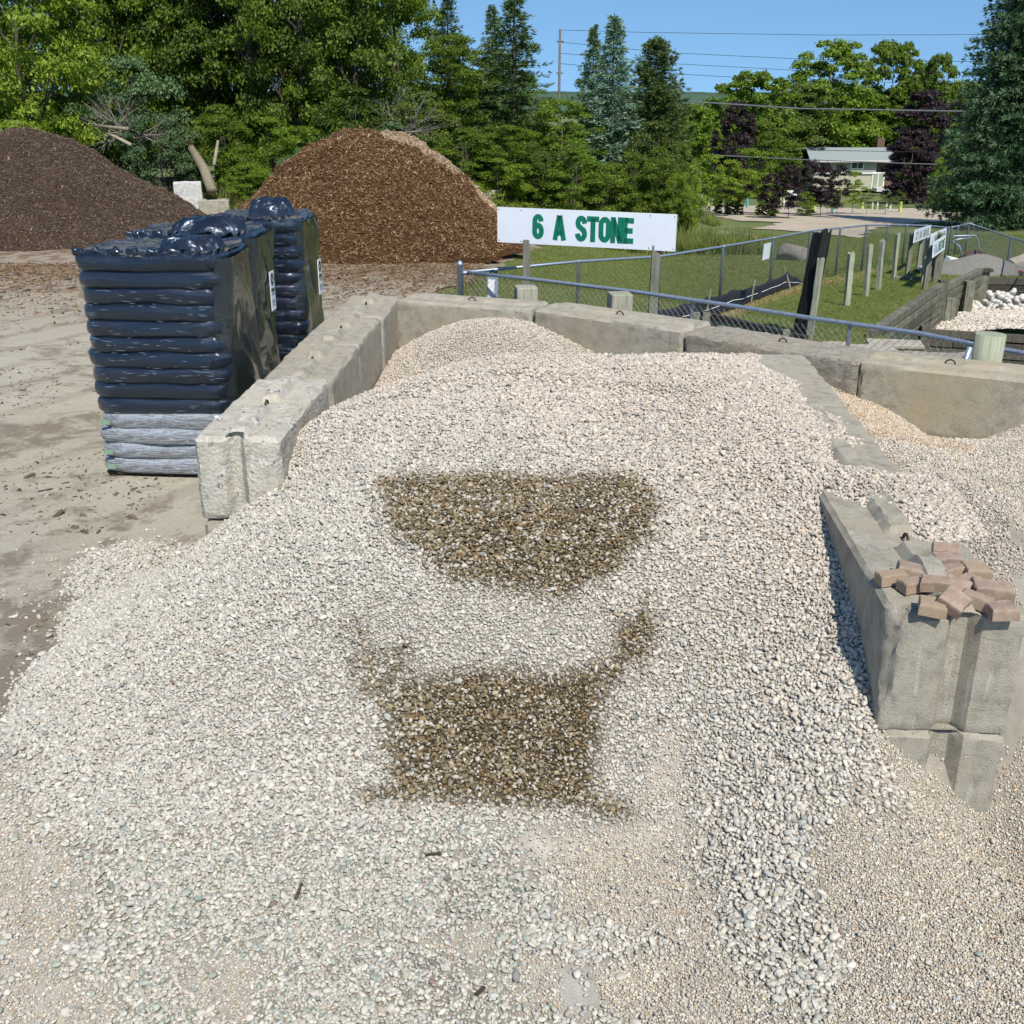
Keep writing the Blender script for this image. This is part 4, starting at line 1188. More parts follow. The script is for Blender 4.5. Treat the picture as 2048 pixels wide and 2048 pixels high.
# silt fence
sf = empty('silt_fence', (0, 0, 0)); tag(sf, 'sagging black silt fabric strip on stakes at the foot of the curving fence', 'silt fence')
sp_ = [(hit(a, b_), h) for a, b_, h in ((1310, 668, .42), (1360, 656, .42), (1410, 640, .42), (1460, 620, .40), (1500, 604, .34), (1535, 592, .36), (1570, 578, .40), (1590, 572, .22), (1612, 566, .05))]
vs = []; fs = []
NN = 80
for i in range(NN):
    u = i / (NN - 1) * (len(sp_) - 1); k = min(int(u), len(sp_) - 2); f = u - k
    p = sp_[k][0].lerp(sp_[k + 1][0], f); h = sp_[k][1] * (1 - f) + sp_[k + 1][1] * f
    sag = 0.05 * math.sin(f * math.pi)
    for j in range(5):
        vs.append((p.x + .03 * nz((i * .4, j, 1)), p.y - 0.12 + .05 * nz((i * .5, j, 2)), p.z + (h - sag) * j / 4))
for i in range(NN - 1):
    for j in range(4): a = i * 5 + j; fs.append((a, a + 5, a + 6, a + 1))
fab = mesh_obj('silt_fabric', vs, fs, simple('silt_fabric', (0.012, 0.014, 0.02), 0.7, 0.3, 8, 0.4), sf, True)
md = fab.modifiers.new('thick', 'SOLIDIFY'); md.thickness = 0.004
for k in (2, 4, 6, 8):
    p, h = sp_[min(k, 8)]
    MB().box((p.x, p.y - .17, p.z + h * .5 + .05), (.03, .03, h + .15), (0, (-.35 if k == 6 else .1), 0)).build('stake', M['post'], sf)
cord = [vs[i * 5 + 2] for i in range(10, NN, 4)]
MB().tube([(v_[0], v_[1] - .02, v_[2]) for v_ in cord], 0.006, 4).build('white_cord', M['label'], sf)

# ------------------------------------------------------------ leaning black ties and grass posts
def leaner(name, top, bot, wd, dp, mat, lab, group=None, cat='post', rz=0.2, zb=0.0):
    pb = at_z(bot[0], bot[1], zb) if zb is not None else hit(*bot)
    pt_ = at_y(top[0], top[1], pb.y + 0.05)
    d = pt_ - pb
    mb = MB().box((0, 0, d.length / 2), (wd, dp, d.length), None, 0.012)
    # split, ragged top
    o = mb.build(name, mat, None)
    bm = bmesh.new(); bm.from_mesh(o.data)
    bmesh.ops.subdivide_edges(bm, edges=[e for e in bm.edges], cuts=5, use_grid_fill=True)
    for v_ in bm.verts:
        q = (v_.co.x, v_.co.y, v_.co.z)
        v_.co.x += 0.012 * nz(q, 6, 1) * wd / 0.14; v_.co.y += 0.012 * nz(q, 6, 3)
        if v_.co.z > d.length - 0.02: v_.co.z += 0.10 * wd / .14 * nz((q[0] * 2, q[1] * 2, 1), 9, 4)
    bm.to_mesh(o.data); bm.free()
    o.location = pb; o.rotation_euler = (d.to_track_quat('Z', 'Y').to_euler().x, math.atan2(d.x, d.z), rz * 0)
    o.rotation_mode = 'QUATERNION'; o.rotation_quaternion = d.to_track_quat('Z', 'Y') @ Euler((0, 0, rz)).to_quaternion()
    return tag(o, lab, cat, group)
leaner('railway_tie', (1645, 466), (1606, 676), 0.20, 0.16, M['tie_dark'], 'tall black railway tie leaning over, split at its top', 'ties leaning by the fence', 'tie')
leaner('railway_tie', (1632, 500), (1597, 672), 0.10, 0.14, M['tie_dark'], 'shorter black tie pressed against the tall split one', 'ties leaning by the fence', 'tie')
leaner('wooden_stake', (1643, 516), (1620, 682), 0.075, 0.07, M['post'], 'grey wooden post standing in front of the leaning black tie', None, 'post')
for (a, b_, c, d), lb in zip(((1703, 506, 1693, 612), (1740, 489, 1731, 593), (1764, 481, 1756, 580), (1796, 467, 1787, 559)),
    ('first greenish post on the grass, closest to the leaning black tie', 'second greenish post from the leaning tie, on the grass strip', 'third greenish post from the leaning tie, darkest at the foot', 'farthest greenish post of four, nearest the small signs')):
    leaner('grass_post', (a, b_), (c, d), 0.092, 0.085, M['post_green'], lb, 'row of posts standing on the grass strip', zb=None)

# pale blue boarded edge with black cap
be = empty('boarded_edge', (0, 0, 0)); tag(be, 'low pale blue board edging with black timber cap behind the chain link', 'edging')
a, b_ = at_z(1402, 627, 0.28), at_z(1612, 678, 0.22)
MB().beam(a, b_, .10, .09).build('timber_cap', M['tie_dark'], be)
a2, b2 = a - Vector((0, 0, .22)), b_ - Vector((0, 0, .22))
MB().beam(a2, b2, .03, .34).build('blue_board', simple('pale_blue_board', (.28, .38, .38), .7, .2, 4), be)
for px, t0, t1, wq in ((1391, 628, 672, .09), (1410, 628, 690, .11), (1568, 662, 700, .10), (1617, 640, 705, .09)):
    p = at_z(px, t0, 0.32); MB().box((p.x, p.y - .08, 0.05), (wq, .07, .62), (0, .03, 0), .004).build('edging_post', M['post'], be)
# broken slabs by the near fence
for i, (px, py, s1, s2, rz, lb) in enumerate(((1735, 703, .75, .5, .1, 'broken pale concrete slab lying on the grass behind the back wall'), (1790, 690, .8, .35, -.1, 'long flat slab piece beside the timber wall foot'), (1672, 690, .35, .25, .5, 'small sandy slab fragment on the grass'))):
    p = at_z(px, py, 0.05); o = MB().box((0, 0, 0), (s1, s2, .08), None, .03).build('broken_slab', M['conc_tan'] if i == 2 else M['conc'], None, loc=p); o.rotation_euler = (.02, .02, rz); bevel(o, .015, 1)
    tag(o, lb, 'slab', 'broken slabs on the grass')

# ------------------------------------------------------------ timber retaining walls and the far bay
def tiewall(name, p0, p1, ztop0, ztop1, n, th, mat, lab, step=2.4, thick=.15, face=0):
    root = empty(name, (p0[0], p0[1], 0)); tag(root, lab, 'timber wall', 'stacked timber walls of the far bay')
    p0v, p1v = Vector((p0[0], p0[1], 0)), Vector((p1[0], p1[1], 0)); L = (p1v - p0v).length; d = (p1v - p0v).normalized()
    for c in range(n):
        k = -random.uniform(0, step) if c % 2 else 0.0
        while k < L:
            a, b_ = max(0, k), min(L, k + step)
            if b_ - a > 0.15:
                q0 = d * (a + .006); q1 = d * (b_ - .006)
                f0, f1 = a / L, b_ / L
                side = Vector((-d.y, d.x, 0)) * random.uniform(-.03, .03)
                z0 = ztop0 + (ztop1 - ztop0) * f0 - (c + .5) * th; z1 = ztop0 + (ztop1 - ztop0) * f1 - (c + .5) * th
                mb = MB().beam(q0 + side + Vector((0, 0, z0)), q1 + side + Vector((0, 0, z1)), thick, th - .028, 0.008)
                mb.build('timber', mat if c % 4 else (M['tie'] if mat is M['tie'] else mat), root)
            k += step
    return root
def wall_post(root, x, y, z0, z1, wd, mat=None, dp=None):
    loc = root.location
    o = MB().box((x - loc.x, y - loc.y, (z0 + z1) / 2), (wd, dp or wd, z1 - z0), None, 0.008).build('wall_post', mat or M['tie_grey'], root)
    return o
A0, A1 = at_z(1742, 660, .12), at_z(1883, 561, .12)
B1 = at_z(1960, 541, -.30)
wa = tiewall('timber_wall', (A0.x, A0.y), (A1.x, A1.y), .12, .10, 8, .15, M['tie_grey'], 'long slanting grey timber wall holding up the grass bank')
wall_post(wa, A1.x + .02, A1.y - .05, -1.2, .14, .16)
wb = tiewall('timber_wall', (A1.x + .05, A1.y + .12), (B1.x, B1.y), -.02, -.22, 7, .15, M['tie_grey'], 'lower mossy timber wall continuing behind the long slanting one')
def online(p0, p1, px):
    best = None
    for k in range(401):
        q = p0.lerp(p1, k / 400 * 1.2 - .1); zc = q.y * CP + CH * SP
        e = abs(1024 + q.x / zc * F - px)
        if best is None or e < best[0]: best = (e, q)
    return best[1]
for px, top, bt, r_, (l0, l1), wq in ((1891, 597, 640, wa, (A0, A1), .20), (1931, 562, 618, wb, (A1, B1), .19), (1904, 600, 640, wb, (A1, B1), .12)):
    q = online(Vector((l0.x, l0.y, 0)), Vector((l1.x, l1.y, 0)), px - 8) + Vector((.16, -.12, 0))
    wall_post(r_, q.x, q.y, zat(q.y, bt) - .3, zat(q.y, top), wq)
CY = 19.7
c0 = at_y(1855, 656, CY); c1 = at_y(2200, 682, CY)
wc = tiewall('timber_wall', (c0.x, CY), (c1.x, CY - .25), zat(CY, 657), zat(CY, 674), 6, .16, M['tie'], 'dark cracked timber front wall of the river stone bay', step=2.9)
wall_post(wc, c0.x - .09, CY - .12, -1.6, zat(CY, 648), .19)
DY = 25.6
d0 = at_y(1975, 553, DY); d1 = at_y(2250, 562, DY)
wd_ = tiewall('timber_wall', (d0.x, DY), (d1.x, DY - .3), zat(DY, 553), zat(DY, 560), 6, .16, M['tie'], 'dark timber rear wall of the bay behind the big white rocks', step=3.1)
wall_post(wd_, d0.x - .14, DY - .1, -1.8, zat(DY, 541), .2)
MB().box((d0.x - .13 - wd_.location.x, -.14, zat(DY, 541) + .03), (.28, .24, .07)).build('post_cap', M['tie'], wd_)
# low timber kerb across the grass
for (a, b_, c, d), lb in zip(((1790, 559, 1880, 561), (1872, 537, 1955, 541)), ('thin timber kerb across the grass from the wall step', 'thin timber kerb across the grass below the scrap heap')):
    p, q = hit(a, b_), hit(c, d)
    tag(MB().beam(p + Vector((0, 0, .03)), q + Vector((0, 0, .03)), .09, .1).build('timber_kerb', M['tie_grey']), lb, 'kerb', 'timber kerbs on the grass')
# bay stone surface
def bayz(x, y):
    return -0.60 - 0.075 * (y - 19.8) + 0.10 * np.exp(-((x - 10) ** 2 + (y - 20.8) ** 2) / 2.5) - 0.15 * np.exp(-((x - 7.6) / .8) ** 2) + (fbm(x, y, 1.5, 61) - .5) * .12
bx, by = np.arange(6.6, 17, .1), np.arange(CY + .08, 25.5, .1)
BX, BY = np.meshgrid(bx, by)
BZ = bayz(BX, BY)
AX = A0.x + (A1.x - A0.x) / (A1.y - A0.y) * (BY - A0.y) + .1
AX = np.where(BY > A1.y, A1.x + (B1.x - A1.x) / (B1.y - A1.y) * (BY - A1.y) + .1, AX)
bf = grid_faces(len(bx), len(by)); kp = (BX.ravel()[bf] >= AX.ravel()[bf] - .12).all(1)
bb = mesh_obj('river_stone_bed', np.stack([BX, BY, BZ], -1).reshape(-1, 3), bf[kp], simple('stone_bed_pale', (.42, .40, .36), .95, .3, 20, .9, .03), smooth=True)
tag(bb, 'pale river stone spread inside the far timber bay', 'gravel', kind='stuff')
x, y = jgrid(6.8, 14.5, CY + .1, 24.6, .048)
ax_ = np.where(y > A1.y, A1.x + (B1.x - A1.x) / (B1.y - A1.y) * (y - A1.y), A0.x + (A1.x - A0.x) / (A1.y - A0.y) * (y - A0.y)) + .13
k = x > ax_; x, y = x[k], y[k]; n = len(x)
s_ = .062 * rng.lognormal(0, .25, n)
scatter('river_stones', np.stack([x, y, bayz(x, y) + .01], -1), rng.normal(0, .5, (n, 3)), np.stack([s_ * 1.2, s_, s_ * .8], -1), palette(x, y, hi=1.12), rng.integers(0, 8, n), st_protos, None, bb)
# white cobbles: each its own rock
wm = simple('white_rock', (.56, .54, .49), .8, .18, 9, .3, .01)
rocks = []
for s in range(6):
    bm = bmesh.new(); bmesh.ops.create_icosphere(bm, subdivisions=3, radius=.5)
    for v_ in bm.verts:
        v_.co *= 1 + .18 * nz(v_.co, 1.8, s * 9) + .04 * nz(v_.co, 6, s)
        v_.co.z *= .75
    me = bpy.data.meshes.new('rock'); bm.to_mesh(me); bm.free(); me.materials.append(wm)
    me.polygons.foreach_set('use_smooth', [True] * len(me.polygons)); rocks.append(me)
rr = random.Random(4)
cnt = 0
placed = []
for k in range(150):
    u, v_ = rr.gauss(.42, .26), rr.uniform(0, 1)
    if not 0 <= u <= 1: continue
    X_, Y_ = 10.3 + 1.9 * u + .25 * (v_ - .5), 23.5 + 1.15 * v_
    s = rr.uniform(.09, .155)
    if True:
        zz = float(bayz(np.array([X_]), np.array([Y_]))[0]) + s * .35
        for (a_, b2_, c_, d_) in placed:
            q_ = math.hypot(X_ - a_, Y_ - b2_); m_ = (s + d_) * .46
            if q_ < m_: zz = max(zz, c_ + math.sqrt(m_ * m_ - q_ * q_) * .55)
        placed.append((X_, Y_, zz, s))
        o = bpy.data.objects.new('white_rock', rocks[rr.randrange(6)]); col.objects.link(o)
        o.scale = (s * 1.15, s, s); o.rotation_euler = (rr.uniform(-.4, .4), rr.uniform(-.4, .4), rr.uniform(0, 6))
        o.location = (X_, Y_, zz)
        tag(o, 'rounded white rock heaped against the dark timber wall in the far bay', 'rock', 'white rocks heaped in the far bay')

# ------------------------------------------------------------ small signs at the far end
def smallsign(tl_, bl2, tr_, br2, pL, pR, text, lab, Y0, Y1, ztall=None):
    a, b_, c, d = at_y(*tl_, Y0), at_y(*tr_, Y1), at_y(*bl2, Y0), at_y(*br2, Y1)
    root = empty('bay_sign', ((a.x + b_.x) / 2, (Y0 + Y1) / 2, float(zt(a.x, Y0)))); inv = Vector(root.location)
    U = ((b_ - a) + (d - c)).normalized(); Vz = ((a - c) + (b_ - d)).normalized()
    n = U.cross(Vz).normalized(); Vz = n.cross(U).normalized()
    if n.y > 0: n = -n
    Wd, Ht = (b_ - a).length, ((a - c).length + (b_ - d).length) / 2
    cc = (a + b_ + c + d) / 4 - inv
    Rm = Matrix((U, -n, Vz)).transposed()
    bd = MB().box(cc, (Wd, .02, Ht), Rm).build('sign_board', M['white_sign'], root)
    h = Ht * .62; est = sum(0.62 if ch == 'M' else .34 if ch == 'I' else .47 if ch == ' ' else .535 for ch in text)
    ws = Wd * .84 / (est * h)
    write(text, cc - U * Wd * .42 - Vz * h / 2 + n * .0105, U, Vz, n, h, ws, .17, bd, M['green_paint'], .47)
    for f in pL, pR:
        p = (a.lerp(b_, f)); zb = float(zt(p.x, p.y))
        MB().box((p.x - inv.x - n.x * .07, p.y - inv.y - n.y * .07, (zb - .2 + p.z - .08) / 2 - inv.z), (.1, .09, p.z - .08 - zb + .2)).build('sign_post', M['post'], root)
    return tag(root, lab, 'sign', 'small stone signs at the far bays')
smallsign((1830, 461), (1827, 485), (1862, 449), (1859, 474), .06, .7, '21 AA GRAVEL', 'small white sign with green gravel lettering, alone at the left of its group', 27.0, 30.5)
smallsign((1862, 470), (1860, 497), (1893, 454), (1890, 484), .1, .8, 'LIMESTONE', 'small white sign mostly hidden behind the torn one, green lettering', 25.0, 28.0)
s3 = smallsign((1867, 485), (1865, 516), (1891, 470), (1889, 498), .1, .85, '6 A LIMESTONE', 'small white torn sign with green lettering on twin thick posts', 23.6, 25.8)
for px, top, bt in ((1861, 468, 560), (1873, 472, 561)):
    p = hit(px, bt); MB().box((p.x - s3.location.x, p.y - s3.location.y, (zat(p.y, top) + p.z) / 2 - s3.location.z), (.14, .13, zat(p.y, top) - p.z + .1), (0, .01, 0), .006).build('thick_post', M['tie_grey'], s3)

# ------------------------------------------------------------ scrap heap
p = hit(1966, 551)
hx = np.linspace(-1, 1, 41); HX2, HY2 = np.meshgrid(hx, hx); rr_ = np.hypot(HX2, HY2)
hv = np.stack([HX2 * 2.6, HY2 * 2.0, .75 * np.clip(1 - rr_, -.05, 1) ** 1.1 + (fbm(HX2, HY2, 4, 71) - .5) * .06], -1) if False else np.stack([HX2 * 1.5, HY2 * 1.0, .50 * (1 - np.sqrt(rr_ ** 2 + .03)) + (fbm(HX2, HY2, 4, 71) - .5) * .07], -1)
sh = mesh_obj('gravel_mound', hv.reshape(-1, 3), grid_faces(41, 41), simple('grey_gravel', (.30, .285, .25), .95, .35, 30, 1.0, .04), None, True, loc=(p.x + .15, p.y + .7, p.z + .02))
tag(sh, 'small mound of grey gravel beneath the hand truck and planks', 'gravel mound')
def thing_at(px, py, name, lab, cat): 
    q = hit(px, py); e = empty(name, q); return tag(e, lab, cat)
q = hit(1903, 531)
o = MB().box((0, 0, .12), (.46, .22, .18), None, .01).build('white_box', M['label'], None, loc=q); o.rotation_euler = (.25, .22, .25)
tag(o, 'white rectangular box lying tilted beside the scrap heap', 'box')
ht = empty('hand_truck', hit(1925, 528)); tag(ht, 'bent steel hand truck frame standing on the scrap heap', 'hand truck')
hh = zat(ht.location.y, 472) - ht.location.z
MB().tube([(0, 0, .1), (-.15, 0, .5), (-.38, 0, hh * .8), (-.42, 0, hh - .05), (-.36, 0, hh), (.25, 0, hh + .02), (.30, 0, hh - .06), (.45, .1, .45), (.62, .15, .18)], .02, 8).build('tube_frame', M['galv'], ht, True)
MB().tube([(-.02, -.1, .12), (-.2, -.1, .5), (-.45, -.1, hh * .82), (-.30, -.12, hh * .9), (.1, -.1, hh * .96)], .016, 8).build('cross_frame', M['galv'], ht, True)
MB().box((.10, -.1, .06), (.42, .25, .03), (0.1, .1, .2)).build('toe_plate', M['galv'], ht)
for xx in (.55, .05): MB().tube([(xx, .12, .12), (xx, .20, .12)], .12, 16).build('wheel', M['bag_black'], ht)
q = hit(1948, 524); 
bm = bmesh.new(); bmesh.ops.create_icosphere(bm, subdivisions=3, radius=.5)
for v_ in bm.verts: v_.co *= 1 + .25 * nz(v_.co, 2, 3); v_.co = Vector((v_.co.x * 1.3, v_.co.y * .7, max(v_.co.z, -.15) * .6))
me = bpy.data.meshes.new('tarp'); bm.to_mesh(me); bm.free(); me.materials.append(simple('brown_tarp', (.07, .04, .03), .8, .4, 4)); me.polygons.foreach_set('use_smooth', [True] * len(me.polygons))
o = bpy.data.objects.new('crumpled_tarp', me); o.location = q + Vector((.1, .3, .10)); o.scale = (.6, .6, .6); col.objects.link(o); tag(o, 'crumpled brown tarp lump between hand truck and white planks', 'tarp')
wr = simple('red_paint', (.42, .03, .04), .5, .2, 5)
for a, b_, mt, wq, lb in (((1978, 521), (2028, 541), M['label'], .22, 'long white plank lying uppermost beside the scrap heap'), ((1985, 529), (2030, 543), M['conc_white'], .16, 'second white plank under the uppermost one'), ((2005, 536), (2046, 549), wr, .16, 'red painted board behind the fence post at the scrap'), ((2020, 541), (2060, 552), M['label'], .10, 'thin white rail on top of the red boards'), ((2018, 545), (2062, 557), wr, .08, 'narrow bright red rail lying lowest in the scrap')):
    p, q = hit(*a), hit(*b_)
    o = MB().beam(Vector((0, 0, .10)), (q - p) + Vector((0, 0, .08)), wq, .06).build('plank', mt, None, loc=p)
    tag(o, lb, 'plank', 'planks dumped by the scrap heap')
p = hit(2040, 540)
o = MB().box((0, 0, .2), (.5, .35, .25), (.2, -.3, .1), .02).build('carton', simple('cardboard', (.45, .40, .33), .9), None, loc=p); tag(o, 'pale open carton lying beyond the red boards', 'carton')
p = hit(1843, 541)
o = MB().box((0, 0, .06), (.22, .16, .12), None, .03).build('painted_rubble', M['conc_white'], None, loc=p); o.rotation_euler = (0, .2, .4); bevel(o, .02, 1); tag(o, 'small whitewashed rubble lump on the grass below the gravel sign', 'rubble')

# ------------------------------------------------------------ boulders, distant blocks
def boulder(px, py, wpx, hpx, seed, lab, tilt=0, f=hit):
    q = f(px, py); zc = q.y * CP - (q.z - CH) * SP; wd = wpx * zc / F; ht_ = hpx * zc / F * 1.1
    bm = bmesh.new(); bmesh.ops.create_icosphere(bm, subdivisions=4, radius=.5)
    r_ = random.Random(seed); cuts = [(Vector((r_.gauss(0, 1), r_.gauss(0, 1), r_.gauss(.3, 1))).normalized(), r_.uniform(.28, .42)) for _ in range(9)]
    for v_ in bm.verts:
        p_ = v_.co * (1 + .2 * nz(v_.co, 1.5, seed))
        for n_, d_ in cuts:
            kk = p_.dot(n_)
            if kk > d_: p_ -= n_ * (kk - d_) * .85
        p_ *= 1 + .03 * nz(p_, 9, seed)
        v_.co = Vector((p_.x * wd * 1.12, p_.y * wd * .8, p_.z * ht_ * 1.5))
    me = bpy.data.meshes.new('boulder'); bm.to_mesh(me); bm.free(); me.materials.append(M['boulder'])
    me.polygons.foreach_set('use_smooth', [True] * len(me.polygons)); me.set_sharp_from_angle(angle=math.radians(30)) if hasattr(me, 'set_sharp_from_angle') else None
    o = bpy.data.objects.new('boulder', me); o.location = q + Vector((0, wd * .3, ht_ * .22)); o.rotation_euler = (0, tilt, 0); col.objects.link(o)
    return tag(o, lab, 'boulder', 'boulders lying on the lawn')
boulder(1478, 492, 88, 26, 3, 'long flat pale boulder on the lawn beyond the fence', .12)
boulder(1592, 522, 64, 36, 8, 'rounded brown boulder seen through the fence mesh')
boulder(1020, 424, 56, 20, 12, 'grey boulder peeking above the left part of the big sign')
boulder(1072, 424, 46, 20, 15, 'paler boulder beside the grey one above the big sign', .1)
boulder(1190, 430, 52, 18, 18, 'low brown boulder behind the upper edge of the big sign')
def yard_block(px, pby, wpx, hpx, mat, lab, rz=0, dp=.7):
    q = hit(px, pby); zc = q.y * CP - (q.z - CH) * SP; wd, ht_ = wpx * zc / F, hpx * zc / F
    o = MB().box((0, 0, ht_ / 2), (wd, dp, ht_), None, .01).build('yard_block', mat, None, loc=q); bevel(o, .02, 2); o.rotation_euler = (0, 0, rz)
    bm = bmesh.new(); bm.from_mesh(o.data); bmesh.ops.subdivide_edges(bm, edges=bm.edges[:], cuts=4, use_grid_fill=True)
    for v_ in bm.verts: v_.co += Vector((nz(v_.co, 5, 1), nz(v_.co, 5, 2), nz(v_.co, 5, 3))) * .02
    bm.to_mesh(o.data); bm.free()
    return tag(o, lab, 'concrete block', 'lone concrete blocks by the bark heaps')
wb_ = yard_block(384, 412, 52, 60, M['conc_white'], 'white painted concrete block beside the dark bark heap', .25)
wb_.location = (at_y(378, 400, 36.0).x, 36.0, 0)
wb_.scale = (.95, 1, zat(36.0, 364) / 1.045)
yard_block(432, 428, 58, 28, M['conc'], 'low grey concrete block in front of the white painted one', .15)
yard_block(980, 432, 36, 50, M['conc'], 'tall grey concrete block at the foot of the brown bark heap', .3)

# ------------------------------------------------------------ bark heaps
def heapmesh(name, cx, cy, rx, ry, H_, pw, mat, lab, seed, chipcol, nchip, chip, amp=0.22, flat=.03, rz=0.0):
    n = 240; u = np.linspace(-1.1, 1.1, n); U, V_ = np.meshgrid(u, u)
    q = np.hypot(U * (1 + .12 * (fbm(U, V_, 1.2, seed) - .5)), V_)
    q = q * (1 + .16 * (fbm(U + 5, V_, 1.6, seed + 3) - .5))
    z = H_ * (1 - (np.sqrt(q ** 2 + flat) - math.sqrt(flat) * .5) ** pw)
    X_, Y_ = U * rx, V_ * ry
    z = z + (fbm(X_, Y_, 1.1, seed + 5, 3) - .5) * amp + (fbm(X_, Y_, 5.5, seed + 7, 3) - .5) * amp * .55 + (fbm(X_, Y_, 20, seed + 9, 2) - .5) * amp * .25
    z = np.maximum(z, -.1)
    f = grid_faces(n, n); f = f[(z.ravel()[f] > -.05).any(1)]
    o = mesh_obj(name, np.stack([X_, Y_, z], -1).reshape(-1, 3), f, mat, None, True, loc=(cx, cy, float(zt(cx, cy)) + .02))
    o.rotation_euler = (0, 0, rz)
    tag(o, lab, name.replace('_', ' '))
    if nchip:
        i = rng.integers(0, n, nchip * 3); j = rng.integers(0, n, nchip * 3)
        k = (z[j, i] > .0) & (V_[j, i] < .45); i, j = i[k][:nchip], j[k][:nchip]; m_ = len(i)
        P_ = np.stack([X_[j, i] + rng.uniform(-.02, .02, m_), Y_[j, i] + rng.uniform(-.02, .02, m_), z[j, i] + .012], -1)
        s_ = chip * rng.lognormal(0, .4, m_)
        base = np.array(chipcol)[rng.integers(0, len(chipcol), m_)] * np.exp(rng.normal(0, .25, m_))[:, None]
        c_ = scatter('bark_chips', P_, rng.normal(0, .7, (m_, 3)) + np.c_[np.zeros((m_, 2)), rng.uniform(0, 6, m_)], np.stack([s_ * 1.6, s_ * .5, s_ * .3], -1), base, np.zeros(m_), chips, None, o)
        c_['kind'] = 'stuff'
    return o
cb = MB().box((0, 0, 0), (1, 1, 1), None, .15)
chips = [proto('chip_form', cb.v, cb.f, M['pebble'], False)]
def bark(name, a, b_, c):
    m, t, b = nodes(name)
    v = coords(t, (1, 1, 1)); n = noise_n(t, 9, 8, .8, v); n2 = noise_n(t, 1.5, 5, .6, v)
    cc = ramp(t, [(.3, a), (.52, b_), (.72, c)], n)
    cc = mix(t, ramp(t, [(.4, .5), (.6, 0.0)], n2), cc, a)
    t.links.new(cc, b.inputs['Base Color']); b.inputs['Roughness'].default_value = .97; b.inputs['Specular IOR Level'].default_value = .1
    bump(t, b, n, 1.0, .06); return m
heapmesh('bark_heap', -13.35, 31.0, 4.75, 4.4, 2.85, 1.12, bark('bark_dark', (.035, .022, .015), (.075, .05, .035), (.12, .085, .06)), 'dark brown bark mulch heap behind the wrapped pallets', 101, [(.13, .092, .064), (.08, .054, .037), (.18, .13, .095)], 90000, .019, .30)
heapmesh('bark_heap', -3.75, 28.0, 3.75, 3.6, 2.82, 1.25, bark('bark_brown', (.04, .019, .009), (.095, .048, .021), (.16, .09, .042)), 'reddish brown shredded bark heap left of the big sign', 120, [(.15, .083, .036), (.085, .045, .020), (.22, .13, .06), (.32, .21, .12)], 100000, .021, .55)
heapmesh('wood_chip_heap', -3.2, 30.0, 3.3, 3.0, 2.74, 1.3, bark('chip_tan', (.22, .15, .09), (.38, .28, .18), (.52, .42, .3)), 'tan wood chip heap showing behind the reddish bark heap', 140, [(.36, .26, .17), (.28, .19, .12), (.46, .36, .25)], 30000, .026, .3)
# litter thrown over the yard round the heaps
n = 22000
X_ = rng.uniform(-16, 1.0, n); Y_ = 24.4 - np.abs(rng.normal(0, 2.3, n))
k = (X_ < -0.6 - (Y_ - 24) * .0) ; X_, Y_ = X_[k], Y_[k]; n = len(X_)
s_ = .02 * rng.lognormal(0, .5, n)
scatter('bark_litter', np.stack([X_, Y_, np.full(n, .03)], -1), np.c_[rng.normal(0, .25, (n, 2)), rng.uniform(0, 6, n)], np.stack([s_ * 1.6, s_ * .5, s_ * .25], -1), np.array([(.17, .10, .05), (.09, .055, .03), (.3, .2, .11)])[rng.integers(0, 3, n)] * 1.0, np.zeros(n), chips, None)
tag(bpy.data.objects['bark_litter'], 'bark litter strewn over the yard in front of the heaps', 'bark litter', kind='stuff')

n = 24000
X_ = rng.uniform(-13, -1.5, n); Y_ = rng.uniform(6, 24, n)
k = (fbm(X_, Y_, .8, 91) > .50) & (hz(X_, Y_) < .0) | (Y_ > 12.9) & (fbm(X_, Y_, .8, 91) > .5)
k &= ~((X_ > -2.4) & (Y_ < 13.4)); X_, Y_ = X_[k], Y_[k]; n = len(X_)
s_ = .009 * rng.lognormal(0, .6, n)
scatter('yard_debris', np.stack([X_, Y_, np.full(n, .024)], -1), np.c_[rng.normal(0, .25, (n, 2)), rng.uniform(0, 6, n)], np.stack([s_ * 2.2, s_ * .7, s_ * .4], -1), np.array([(.10, .075, .05), (.16, .12, .08), (.40, .36, .3), (.07, .055, .04)])[rng.integers(0, 4, n)], np.zeros(n), chips, None)
tag(bpy.data.objects['yard_debris'], 'bark bits and grit scattered over the pale yard', 'debris', kind='stuff')

# ------------------------------------------------------------ grass
M['grass'] = leafmat('grass_blade', (.125, .165, .034), (.23, .26, .075), .35)
M['straw'] = leafmat('straw', (.22, .14, .07), (.38, .27, .15), .1)
def tuft(seed, n, h, sp, mat, bend=.5):
    r_ = random.Random(seed); mb = MB()
    for k in range(n):
        a = r_.uniform(0, 6.28); rr2 = r_.uniform(0, sp); b0 = Vector((rr2 * math.cos(a), rr2 * math.sin(a), -.01))
        hh = h * r_.uniform(.5, 1.1); d = Vector((r_.gauss(0, bend), r_.gauss(0, bend), 1)).normalized() * hh
        w_ = Vector((math.cos(a + 1), math.sin(a + 1), 0)) * .0035 * (h / .06) ** .5
        mb.v += [b0 - w_, b0 + w_, b0 + d + Vector((d.x, d.y, -d.length * .1)) * .3]; i = len(mb.v); mb.f.append([i - 3, i - 2, i - 1])
    return proto('tuft_form', mb.v, mb.f, mat, False)
gt = [tuft(i, 26, .06, .10, M['grass']) for i in range(4)]
tall = [tuft(9 + i, 30, .38, .16, M['grass'], .25) for i in range(3)]
strw = [tuft(20 + i, 16, .07, .10, M['straw'], 3.0) for i in range(3)]
